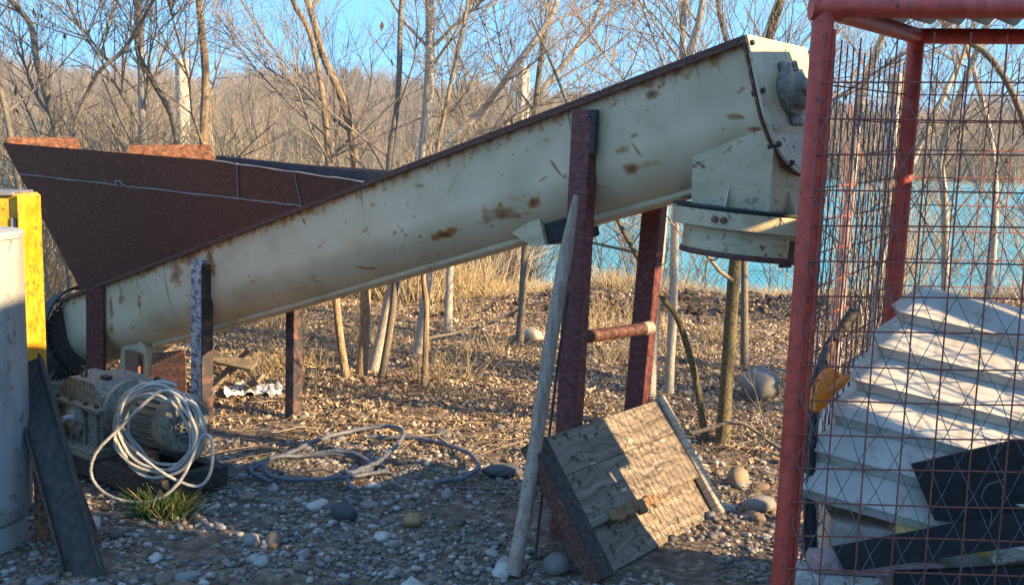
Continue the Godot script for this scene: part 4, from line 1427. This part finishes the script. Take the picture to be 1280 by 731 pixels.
	for j in nz:
		for i in nx:
			var x := (float(i) / (nx - 1) - .5) * .36
			var z := (float(j) / (nz - 1) - .5) * .24
			x += fn.get_noise_2d(x + 4.0, z) * .03
			z += fn.get_noise_2d(x, z + 7.0) * .03
			fb.vert(Vector3(x, .03 + absf(fn.get_noise_2d(x * 1.6, z * 1.6)) * .12 - (x * x + z * z) * .6, z), Vector3.UP)
	for j in nz - 1:
		for i in nx - 1:
			var q := j * nx + i
			fb.tri_i(q, q + 1, q + nx + 1); fb.tri_i(q, q + nx + 1, q + nx)
	var st := SurfaceTool.new()
	st.create_from(fb.mesh(), 0)
	st.generate_normals()
	var fo := inst("plastic_film", st.commit(), M.film)
	fo.position = Vector3(-1.68, ground_y(-1.68, -6.68) + .01, -6.68)
	tag(fo, "crumpled whitish plastic film lying beside the black steel post", "plastic film")

	# corrugated hose in loose loops
	var hp := [Vector3(-1.30, .02, -5.05), Vector3(-1.17, .03, -5.35), Vector3(-.95, .04, -5.72), Vector3(-.70, .06, -5.80), Vector3(-.58, .09, -5.55), Vector3(-.66, .07, -5.15), Vector3(-.78, .05, -4.92), Vector3(-.72, .03, -4.78)]
	hose(hp, "grey corrugated hose arching over the stones with its end on the gravel", .0135)
	var h2 := []
	for k in 26:
		var a2 := TAU * k / 14.0 + 2.2
		var rr := .30 + .04 * sin(k * .9)
		h2.append(Vector3(-.96 + cos(a2) * rr * (1.0 if k < 14 else .78), .025 + .012 * sin(k * 1.3) + .0012 * k, -5.10 + sin(a2) * rr * .85))
	hose(h2, "blue grey corrugated hose coiled in small loops by the weeds", .0125)
	var h3 := [Vector3(-.80, .03, -5.70), Vector3(-.5, .03, -5.66), Vector3(-.25, .03, -5.45), Vector3(-.155, .05, -5.20), Vector3(-.20, .04, -5.02), Vector3(-.36, .02, -4.92)]
	hose(h3, "blue grey corrugated hose curving round at the right of the coils", .0135)

func hose(pts: Array, label: String, r0: float) -> void:
	var sm := smooth(pts, 26)
	var p := []
	var rad := []
	for i in sm.size():
		var q: Vector3 = sm[i]
		p.append(q + Vector3(0, ground_y(q.x, q.z), 0))
		rad.append(r0 * (1.0 if i % 4 < 2 else .80))
	var mb := MB.new()
	mb.tube(p, rad, 10)
	tag(obj("corrugated_hose", mb, M.hose), label, "hose", "hoses on the ground")

# ---------------------------------------------------------------- pole, formwork panel
func build_middle() -> void:
	var p := MB.new()
	var a := Vector3(.030, -.02, -3.90)
	var t := Vector3(.250, 1.452, -4.235)
	var pts := []
	var rad := []
	for i in 22:
		var k := i / 21.0
		pts.append(a.lerp(t, k) + Vector3(sin(k * 7.0) * .004, 0, cos(k * 5.0) * .004))
		rad.append((.030 - .003 * k) * (1.0 if k < .86 else lerpf(1.0, .42, (k - .86) / .14)) * (1.0 + .04 * sin(i * 2.3)))
	p.tube(pts, rad, 14)
	tag(obj("wooden_pole", p, M.pole), "peeling whitish pole leaning on the front red trestle leg", "pole")
	var rd := MB.new()
	rd.tube([Vector3(.115, 0, -4.0), Vector3(.15, .35, -4.10), Vector3(.20, .8, -4.22), Vector3(.232, 1.05, -4.24)], [.006, .006, .006, .006], 6)
	tag(obj("thin_rod", rd, M.dark_steel), "thin dark rod leaning between the pole and the trestle leg", "rod")

	# wooden formwork panel: local x along its foot, y up its face, z out of the face
	var bl := Vector3(.362, .01, -3.795)
	var ex := Vector3(.612, 0, -.791).normalized()
	var ey := (Vector3(.092, .487, -4.005) - bl)
	ey = (ey - ex * ey.dot(ex)).normalized()
	var X := Transform3D(Basis(ex, ey, ex.cross(ey)), bl)
	var o := thing("formwork_panel", "weathered wooden formwork panel with a steel edge leaning on the trestle", "panel", X)
	var w := 1.03
	var h := .585
	var rows := [[0.0, .20], [.185, .412], [.414, h]]
	for i in 3:
		var m := MB.new()
		var lo: float = rows[i][0]
		var hi: float = rows[i][1]
		m.bx(Vector3(w * .5 + .02, (lo + hi) * .5, -.018 if i > 0 else -.052), Vector3(w - .05, hi - lo, .036), .003)
		obj("plank", m, M.wood_grey, o)
	for x in [.12, .82]:
		var m := MB.new()
		m.bx(Vector3(x, h * .5, -.087), Vector3(.08, h - .02, .03), .005)
		obj("batten", m, M.wood_grey, o)
	var eb := MB.new()
	eb.bx(Vector3(w - .015, h * .5, -.008), Vector3(.05, h + .02, .046), .006)
	obj("edge_batten", eb, M.wood_pale, o)
	var an := MB.new()
	an.bx(Vector3(.045, h * .5, .0035), Vector3(.09, h + .004, .007), .002)
	var sedge := obj("steel_edge", an, M.dark_steel, o)
	var an2 := MB.new()
	an2.bx(Vector3(-.004, h * .5, -.032), Vector3(.008, h + .004, .070), .002)
	obj("steel_side", an2, M.rust, o)
	for y in [.08, .30, .53]:
		var s := MB.new()
		s.lathe(Transform3D(Basis.from_euler(Vector3(PI / 2, 0, 0)), Vector3(.055, y, .006)), [Vector2(.012, 0), Vector2(.010, .006), Vector2(0, .008)], 8)
		obj("rivet", s, M.rust, sedge)
	# rotten strip of wood on the lower joint
	var rt := MB.new()
	var rr := RandomNumberGenerator.new()
	rr.seed = 12
	for i in 12:
		var x := .25 + .028 * i
		rt.box(T(Vector3(x, .185 + rr.randf_range(-.012, .014), .008), rr.randf_range(-14, 14), rr.randf_range(-14, 14), rr.randf_range(-18, 18)), Vector3(.045, rr.randf_range(.022, .06), rr.randf_range(.015, .04)), .006)
	obj("rotten_strip", rt, M.rotten, o)
	for q in [[.30, .42], [.52, .33], [.62, .45], [.41, .27], [.72, .29], [.86, .40]]:
		var s := MB.new()
		s.bx(Vector3(q[0], q[1], -.0015), Vector3(rr.randf_range(.02, .045), rr.randf_range(.008, .02), .006), .002)
		obj("splinter", s, M.wood_pale, o)

	# boulders
	for q in [["grey boulder half sunk beside the mossy trunk", Vector3(1.70, .09, -6.98), Vector3(.14, .12, .13), 60], ["pale rock lying in the leaves left of the trestle leg", Vector3(.19, .05, -9.1), Vector3(.12, .07, .09), 61], ["rounded stone at the foot of the pole", Vector3(.20, .03, -3.93), Vector3(.055, .05, .06), 62], ["flat dark stone right of the hose loop", Vector3(-.03, .03, -5.15), Vector3(.10, .035, .06), 63], ["broad grey stone by the right foot of the panel", Vector3(1.16, .03, -4.62), Vector3(.09, .04, .06), 64], ["round tan stone behind the panel's right foot", Vector3(1.14, .03, -5.0), Vector3(.06, .05, .05), 65], ["ochre stone in the middle foreground gravel", Vector3(-.42, .02, -4.42), Vector3(.055, .03, .04), 66], ["large dark stone in the middle foreground gravel", Vector3(-.72, .03, -4.42), Vector3(.07, .05, .05), 67]]:
		var m2: StandardMaterial3D = M.stone.duplicate()
		m2.vertex_color_use_as_albedo = false
		m2.albedo_color = {60: lin(.26, .25, .23), 61: lin(.5, .43, .32), 62: lin(.24, .21, .19), 63: lin(.10, .10, .11), 64: lin(.27, .25, .23), 65: lin(.34, .26, .17), 66: lin(.42, .27, .12), 67: lin(.08, .08, .085)}[q[3]]
		var s := inst("boulder" if q[3] < 62 else "rock", stone_mesh(q[3], 12, 16, 1.0, .32), m2)
		s.transform = T(q[1] + Vector3(0, ground_y(q[1].x, q[1].z), 0), q[3] * 37.0).scaled_local(q[2])
		tag(s, q[0], "rock")

	# fallen branches
	var fbr := [["long dark fallen branch lying on the leaves left of the pole", [Vector3(-.75, .06, -8.6), Vector3(-.2, .16, -8.9), Vector3(.2, .34, -9.0), Vector3(.75, .42, -9.1)], .014], ["dead branch at the foot of the mossy trunk", [Vector3(1.02, .10, -5.65), Vector3(1.28, .16, -5.62), Vector3(1.55, .03, -5.5), Vector3(1.85, .04, -5.45)], .013], ["thin grey branch lying in front of the tree clump", [Vector3(-2.0, .02, -6.55), Vector3(-1.6, .035, -6.7), Vector3(-1.2, .02, -6.62)], .014], ["dark branch reaching out left behind the rear trestle leg", [Vector3(1.0, .95, -7.0), Vector3(.6, 1.02, -7.1), Vector3(.25, 1.08, -7.2), Vector3(-.1, .98, -7.2)], .012]]
	var br := RandomNumberGenerator.new()
	br.seed = 71
	for q in fbr:
		var m := MB.new()
		var sp := smooth(q[1], 4)
		for i in sp.size():
			if q[2] != .012: sp[i] += Vector3(0, ground_y(sp[i].x, sp[i].z), 0)
		m.tube(sp, range(sp.size()).map(func(i): return q[2] * lerpf(1.0, .4, float(i) / sp.size())), 7)
		for i in 5:
			grow(m, sp[br.randi_range(2, sp.size() - 1)], Vector3(br.randf_range(-1, 1), br.randf_range(0, .6), br.randf_range(-.6, .6)).normalized(), br.randf_range(.2, .4), q[2] * .35, 1, br, .05)
		tag(obj("fallen_branch", m, M.bark_grey), q[0], "branch", "fallen branches")

	# concrete fence posts and the fence
	var fence := thing("wire_fence", "rusty wire mesh fence strung along the lake bank", "fence", Transform3D(Basis(), Vector3(0, 0, -12.75)))
	var fw := MB.new()
	for k in 420:
		var x := -13.0 + k * .065
		fw.tube([Vector3(x, -.15, 0), Vector3(x + 1.4, 1.35, .0)], [.0018, .0018], 3, false)
		fw.tube([Vector3(x + 1.4, -.15, .004), Vector3(x, 1.35, .004)], [.0018, .0018], 3, false)
	obj("wire_netting", fw, M.wire, fence)
	for y in [.25, .8, 1.36, 1.75, 2.1]:
		var lw := MB.new()
		lw.rod(Vector3(-13, y, .01), Vector3(15.5, y + .05, .01), .003, 4)
		obj("line_wire", lw, M.wire, fence)
	for q in [[Vector3(.079, 0, -12.9), "tall square concrete fence post behind the middle of the trough"], [Vector3(-4.05, 0, -12.8), "slim concrete fence post beside the straight upright trunk"], [Vector3(4.6, 0, -12.8), "concrete fence post behind the cage mesh"]]:
		var c := MB.new()
		c.box(Transform3D(Basis.from_euler(Vector3(0, deg_to_rad(42), 0)), q[0] + Vector3(0, 1.15, 0)), Vector3(.13, 3.1, .13), .012)
		tag(obj("concrete_post", c, M.concrete), q[1], "post", "concrete fence posts")

	# board hoarding right of the yard, outside the picture; it shades the foreground
	var ct := thing("board_hoarding", "tall board hoarding right of the yard beyond the picture", "hoarding", T(Vector3(3.40, 0, 0)))
	for i in 12:
		var bd := MB.new()
		bd.bx(Vector3(0, .14 + i * .28, .95), Vector3(.04, .276, 6.2), .004)
		obj("board", bd, M.wood_grey, ct)
	for z in [-2.1, .9, 3.9]:
		var ps := MB.new()
		ps.bx(Vector3(.075, 1.66, z), Vector3(.10, 3.4, .10), .006)
		obj("post", ps, M.wood_grey, ct)

# ---------------------------------------------------------------- the cage and what is in it
func build_cage() -> void:
	var FL0 := Vector3(.797, -.02, -2.895)
	var FL1 := Vector3(.853, 2.03, -2.975)
	var BL0 := Vector3(1.385, -.02, -3.80)
	var BL1 := Vector3(1.459, 2.07, -3.89)
	var FR0 := Vector3(2.20, -.02, -2.87)
	var FR1 := Vector3(2.25, 2.05, -2.94)
	var BR0 := Vector3(2.80, -.02, -3.79)
	var BR1 := Vector3(2.86, 2.09, -3.88)
	var o := thing("mesh_cage", "red painted pipe and wire mesh cage with a corrugated roof", "cage", Transform3D(Basis(), Vector3(.8, 0, -2.9)))
	for q in [[FL0, FL1], [BL0, BL1], [FR0, FR1], [BR0, BR1]]:
		var m := MB.new()
		m.rod(q[0], q[1], .0305, 20)
		wobj("post", m, M.cage_red, o)
	for q in [[FL1 - Vector3(.035, 0, 0), FR1], [FL1, BL1], [BL1, BR1], [FR1, BR1]]:
		var m := MB.new()
		m.rod(q[0], q[1], .028, 20)
		wobj("top_rail", m, M.cage_red, o)
	var cp := MB.new()
	cp.rod(FL1 - Vector3(.037, 0, 0), FL1 + Vector3(.05, 0, 0), .034, 16)
	wobj("rail_socket", cp, M.cage_red, o)
	var stp := MB.new()
	stp.rod(FL0 + Vector3(.028, 0, .022), FL1 + Vector3(.028, -.06, .022), .004, 6)
	wobj("mesh_edge_wire", stp, M.cage_red, o)
	# welded mesh: front, side, back
	var r := RandomNumberGenerator.new()
	r.seed = 14
	for q in [[FL0, FL1, FR0, FR1, .0026, Vector3(0, 0, .03), 14], [FL0, FL1, BL0, BL1, .0026, Vector3(-.02, 0, -.0), 17], [BL0, BL1, BR0, BR1, .0022, Vector3(0, 0, -.03), 14]]:
		var m := MB.new()
		var nx: int = q[6]
		for i in nx + 1:
			var k := float(i) / nx
			var top := .955
			var a: Vector3 = q[0].lerp(q[2], k) + q[5]
			var b: Vector3 = q[1].lerp(q[3], k) + q[5]
			var aa := a.lerp(b, .02)
			var bb := a.lerp(b, top + r.randf_range(-.004, .012))
			var mid := aa.lerp(bb, .5) + Vector3(r.randf_range(-.006, .006), 0, r.randf_range(-.006, .006))
			m.tube([aa, mid, bb], [q[4], q[4], q[4]], 5, false)
		for j in 19:
			var k := .03 + j * .0483
			var a: Vector3 = q[0].lerp(q[1], k) + q[5] * 1.13
			var b: Vector3 = q[2].lerp(q[3], k) + q[5] * 1.13
			m.tube([a, a.lerp(b, .33) + Vector3(0, r.randf_range(-.008, .004), 0), a.lerp(b, .66) + Vector3(0, r.randf_range(-.008, .004), 0), b], [q[4], q[4], q[4], q[4]], 5, false)
		wobj("welded_mesh", m, M.mesh_red, o)
	# chain link netting laid over the mesh
	for q in [[FL0, FL1, FR0, FR1, Vector3(0, 0, .042), 15, 19, .0017], [FL0, FL1, BL0, BL1, Vector3(-.03, 0, .01), 18, 26, .0015], [BL0, BL1, BR0, BR1, Vector3(0, 0, -.045), 22, 30, .0014]]:
		var m := MB.new()
		var nx: int = q[5]
		var ny: int = q[6]
		var g := {}
		for i in nx * 2 + 1:
			for j in ny + 1:
				var kx := clampf(float(i) / (nx * 2) + r.randf_range(-.004, .004), 0, 1)
				var ky := .02 + .86 * float(j) / ny + r.randf_range(-.004, .004)
				g[[i, j]] = q[0].lerp(q[2], kx).lerp(q[1].lerp(q[3], kx), ky) + q[4] + Vector3(0, 0, r.randf_range(-.006, .006))
		for i in nx:
			var pts := []
			var rad := []
			for j in ny + 1:
				pts.append(g[[i * 2 + (j % 2), j]]); rad.append(q[7])
			m.tube(pts, rad, 4, false)
			pts = []
			for j in ny + 1:
				pts.append(g[[i * 2 + 2 - (j % 2), j]])
			m.tube(pts, rad, 4, false)
		wobj("chain_link", m, M.wire, o)
	# loose tie wires on the front
	var lw := MB.new()
	lw.tube(smooth([Vector3(1.38, .86, -2.83), Vector3(1.36, .80, -2.82), Vector3(1.39, .74, -2.82), Vector3(1.345, .72, -2.82), Vector3(1.33, .68, -2.82), Vector3(1.36, .64, -2.82), Vector3(1.365, .60, -2.83)], 3), [.0016, .0016, .0016, .0016, .0016, .0016, .0016, .0016, .0016, .0016, .0016, .0016, .0016, .0016, .0016, .0016, .0016, .0016, .0016], 4, false)
	wobj("tie_wire", lw, M.wire, o)
	# corrugated roof sheet
	var rf := MB.new()
	var nx2 := 150
	var rows := [[-.10, -3.01, 2.085], [-.10, -4.00, 2.150]]
	for s in 2:
		for j in 2:
			for i in nx2 + 1:
				var k := float(i) / nx2
				var x := lerpf(.74, 2.36, k) + (.62 * j)
				var z: float = rows[j][1]
				var ph := x * TAU / .105
				var y: float = rows[j][2] + .024 * sin(ph) + .003 * s
				rf.vert(Vector3(x, y, z), Vector3(-.7 * cos(ph), 1, 0).normalized() * (1 if s == 1 else -1))
	var rw := nx2 + 1
	for s in 2:
		for i in nx2:
			var a := s * rw * 2 + i
			rf.tri_i(a, a + 1, a + rw + 1); rf.tri_i(a, a + rw + 1, a + rw)
	wobj("roof_sheet", rf, M.zinc, o)
	# sheet hung in the upper half of the far end, outside the picture
	var hs := MB.new()
	hs.plate([Vector3(2.26, 1.22, -2.94), Vector3(2.28, 2.0, -2.96), Vector3(2.60, 2.02, -3.48), Vector3(2.58, 1.20, -3.46)], Vector3(-.006, 0, -.004))
	wobj("end_sheet", hs, M.zinc, o)

	# nested plastic tubs, upside down
	var words := ["topmost", "second from the top", "third from the top", "fourth from the top", "fifth from the top", "lowest"]
	var tx := T(Vector3(1.20, .52, -3.32), -17, -4, -10)
	var hl := .38
	var hd := .14
	for k in 6:
		var g := .043 * k
		var t := thing("plastic_tub", "%s of the nested white plastic tubs in the cage" % words[k], "tub", tx * T(Vector3(0, .58 - .118 * k, 0)), "nested plastic tubs")
		# rings: how far out from the top and how high
		var rings := [[-.004, .120], [.0, .117], [.024, .084], [.029, .081], [.058, .040], [.062, .036], [.043, .002]]
		var outl := []
		for q in rings:
			outl.append(rounded(Vector3(hl, 0, -hd), hl + q[0] + g, hd + q[0] + g, .035, q[1]))
		var m := MB.new()
		m.poly(outl[0], Vector3(hl, -.2, -hd))
		for i in rings.size() - 1:
			band(m, outl[i], outl[i + 1], Vector3(hl, .05, -hd))
		obj("shell", m, M.plastic, t)
		var lip := MB.new()
		var l := []
		for q in [[.0615, .0365], [.0655, .033], [.0615, .028]]:
			l.append(rounded(Vector3(hl, 0, -hd), hl + q[0] + g, hd + q[0] + g, .035, q[1]))
		band(lip, l[0], l[1], Vector3(hl, .03, -hd)); band(lip, l[1], l[2], Vector3(hl, .03, -hd))
		obj("rim", lip, M.plastic, t)
	var bx := thing("plastic_crate", "plain grey white plastic crate under the nested tubs", "crate", T(Vector3(.985, .0, -3.06), -6, 0, -5))
	var bm := MB.new()
	var b1 := rounded(Vector3(.36, 0, -.2), .36, .14, .05, .02)
	var b2 := rounded(Vector3(.36, 0, -.2), .38, .16, .05, .50)
	band(bm, b1, b2, Vector3(.36, .25, -.24))
	bm.poly(b2, Vector3(.36, 0, -.24))
	obj("shell", bm, M.plastic, bx)
	var bh := MB.new()
	bh.bx(Vector3(.26, .36, -.045), Vector3(.10, .10, .03), .01)
	obj("handle_opening", bh, M.rotten, bx)

	# black rubber sheets
	var s1 := MB.new()
	s1.plate([Vector3(1.20, .72, -3.00), Vector3(1.50, .80, -3.0), Vector3(1.75, .78, -3.0), Vector3(1.75, .52, -2.97), Vector3(1.27, .56, -2.97)], Vector3(.0, .0, -.012))
	tag(obj("rubber_sheet", s1, M.rubber), "large black rubber sheet leaning on the tubs in the cage", "rubber sheet")
	var s2 := MB.new()
	s2.plate([Vector3(.965, .475, -2.955), Vector3(1.75, .655, -2.945), Vector3(1.75, .545, -2.93), Vector3(1.0, .405, -2.94)], Vector3(0, 0, -.012))
	tag(obj("rubber_strip", s2, M.rubber), "long narrow black rubber strip lying across the front of the cage", "rubber strip")
	var s3 := MB.new()
	s3.plate([Vector3(1.16, .40, -2.96), Vector3(1.75, .44, -2.96), Vector3(1.75, .34, -2.95), Vector3(1.16, .33, -2.95)], Vector3(0, 0, -.02))
	tag(obj("rubber_mat", s3, M.rubber), "black mat at the bottom right corner of the cage", "rubber mat")
	# boards and foam at the bottom
	var lows := [["yellow_board", Vector3(1.36, .475, -3.03), Vector3(.36, .05, .10), -6.0, "yellow_board", "pale yellow board below the black strip in the cage", "board"], ["pink_board", Vector3(1.12, .40, -3.03), Vector3(.40, .05, .10), -3.0, "pink", "dirty pink board under the crate at the cage front", "board"], ["foam_block", Vector3(1.00, .31, -3.04), Vector3(.26, .13, .12), -4.0, "foam", "dirty white foam block at the cage's lower left corner", "foam block"], ["foam_slab", Vector3(1.62, .47, -3.04), Vector3(.34, .06, .1), 8.0, "foam", "pale foam slab at the right edge below the rubber sheet", "foam slab"]]
	for q in lows:
		var m := MB.new()
		m.box(T(q[1], 3, 0, q[3]), q[2], .01)
		tag(obj(q[0], m, M[q[4]]), q[5], q[6])
	var pile := MB.new()
	pile.bx(Vector3(2.0, .13, -3.32), Vector3(1.5, .26, .5), .02)
	tag(obj("pallet_base", pile, M.wood_grey), "timber base carrying the tubs inside the cage", "pallet")
	# orange glove hanging on the cage side
	var og := MB.new()
	og.tube([Vector3(.955, .835, -3.18), Vector3(.965, .87, -3.18), Vector3(.985, .91, -3.18), Vector3(1.0, .945, -3.18), Vector3(1.012, .965, -3.18)], [.016, .034, .038, .034, .018], 12)
	og.tube([Vector3(.985, .90, -3.16), Vector3(1.02, .93, -3.15), Vector3(1.045, .955, -3.15)], [.018, .017, .010], 10)
	tag(obj("orange_jug", og, M.orange_plastic), "orange plastic jug wedged behind the red front post", "jug")
	var bc := MB.new()
	bc.tube(smooth([Vector3(.955, .36, -3.12), Vector3(.945, .62, -3.16), Vector3(.96, .85, -3.22), Vector3(1.03, 1.02, -3.30), Vector3(1.12, 1.12, -3.36)], 5), range(21).map(func(_i): return .02), 8)
	tag(obj("black_hose", bc, M.rubber), "thick black hose bent along the left side of the tubs", "hose")

func rounded(c: Vector3, hx: float, hz: float, r: float, y: float) -> Array:
	var out := []
	for q in [[1, 1, 0.0], [-1, 1, 90.0], [-1, -1, 180.0], [1, -1, 270.0]]:
		for k in 6:
			var a := deg_to_rad(q[2] + 90.0 * k / 5.0)
			out.append(c + Vector3(q[0] * (hx - r) + cos(a) * r, y, q[1] * (hz - r) + sin(a) * r))
	return out

func band(m: MB, a: Array, b: Array, c: Vector3) -> void:
	for i in a.size():
		var j := (i + 1) % a.size()
		m.poly([a[i], a[j], b[j], b[i]], c)

# ----------------------------------------------------------------
func _ready() -> void:
	rng.seed = 1
	var cam := Camera3D.new()
	cam.position = Vector3(0, 1.6, 0)
	cam.rotation_degrees = Vector3(-7.4, 0, 1.2)
	cam.fov = 31.41
	cam.near = 0.05
	cam.far = 2000
	cam.current = true
	add_child(cam)
	var sky := ProceduralSkyMaterial.new()
	sky.sky_top_color = Color(.36, .50, .67)
	sky.sky_horizon_color = Color(.28, .585, .75)
	sky.sky_curve = .16
	sky.ground_horizon_color = Color(.45, .42, .38)
	sky.ground_bottom_color = Color(.2, .18, .16)
	sky.sun_angle_max = 0.0
	var env := Environment.new()
	env.background_mode = Environment.BG_SKY
	env.sky = Sky.new()
	env.sky.sky_material = sky
	env.background_energy_multiplier = 1.0
	env.tonemap_mode = Environment.TONE_MAPPER_LINEAR
	env.tonemap_exposure = 3.3
	env.fog_enabled = true
	env.fog_density = 0.0007
	env.fog_light_color = Color(.80, .84, .86)
	env.sdfgi_enabled = true
	env.ssao_enabled = true
	env.ssil_enabled = true
	var we := WorldEnvironment.new()
	we.environment = env
	add_child(we)
	var sun := DirectionalLight3D.new()
	sun.light_energy = 1.6
	sun.light_color = Color(1.0, .86, .66)
	sun.light_angular_distance = .5
	sun.shadow_enabled = true
	add_child(sun)
	var el := deg_to_rad(22.0)
	var sdir := Vector3(.917 * cos(el), sin(el), .399 * cos(el))
	sun.look_at_from_position(sdir * 50.0, Vector3.ZERO, Vector3.UP)

	materials()
	build_ground()
	build_conveyor()
	build_motor()
	build_cage()
	build_left()
	build_middle()
	build_trees()
	build_cover()
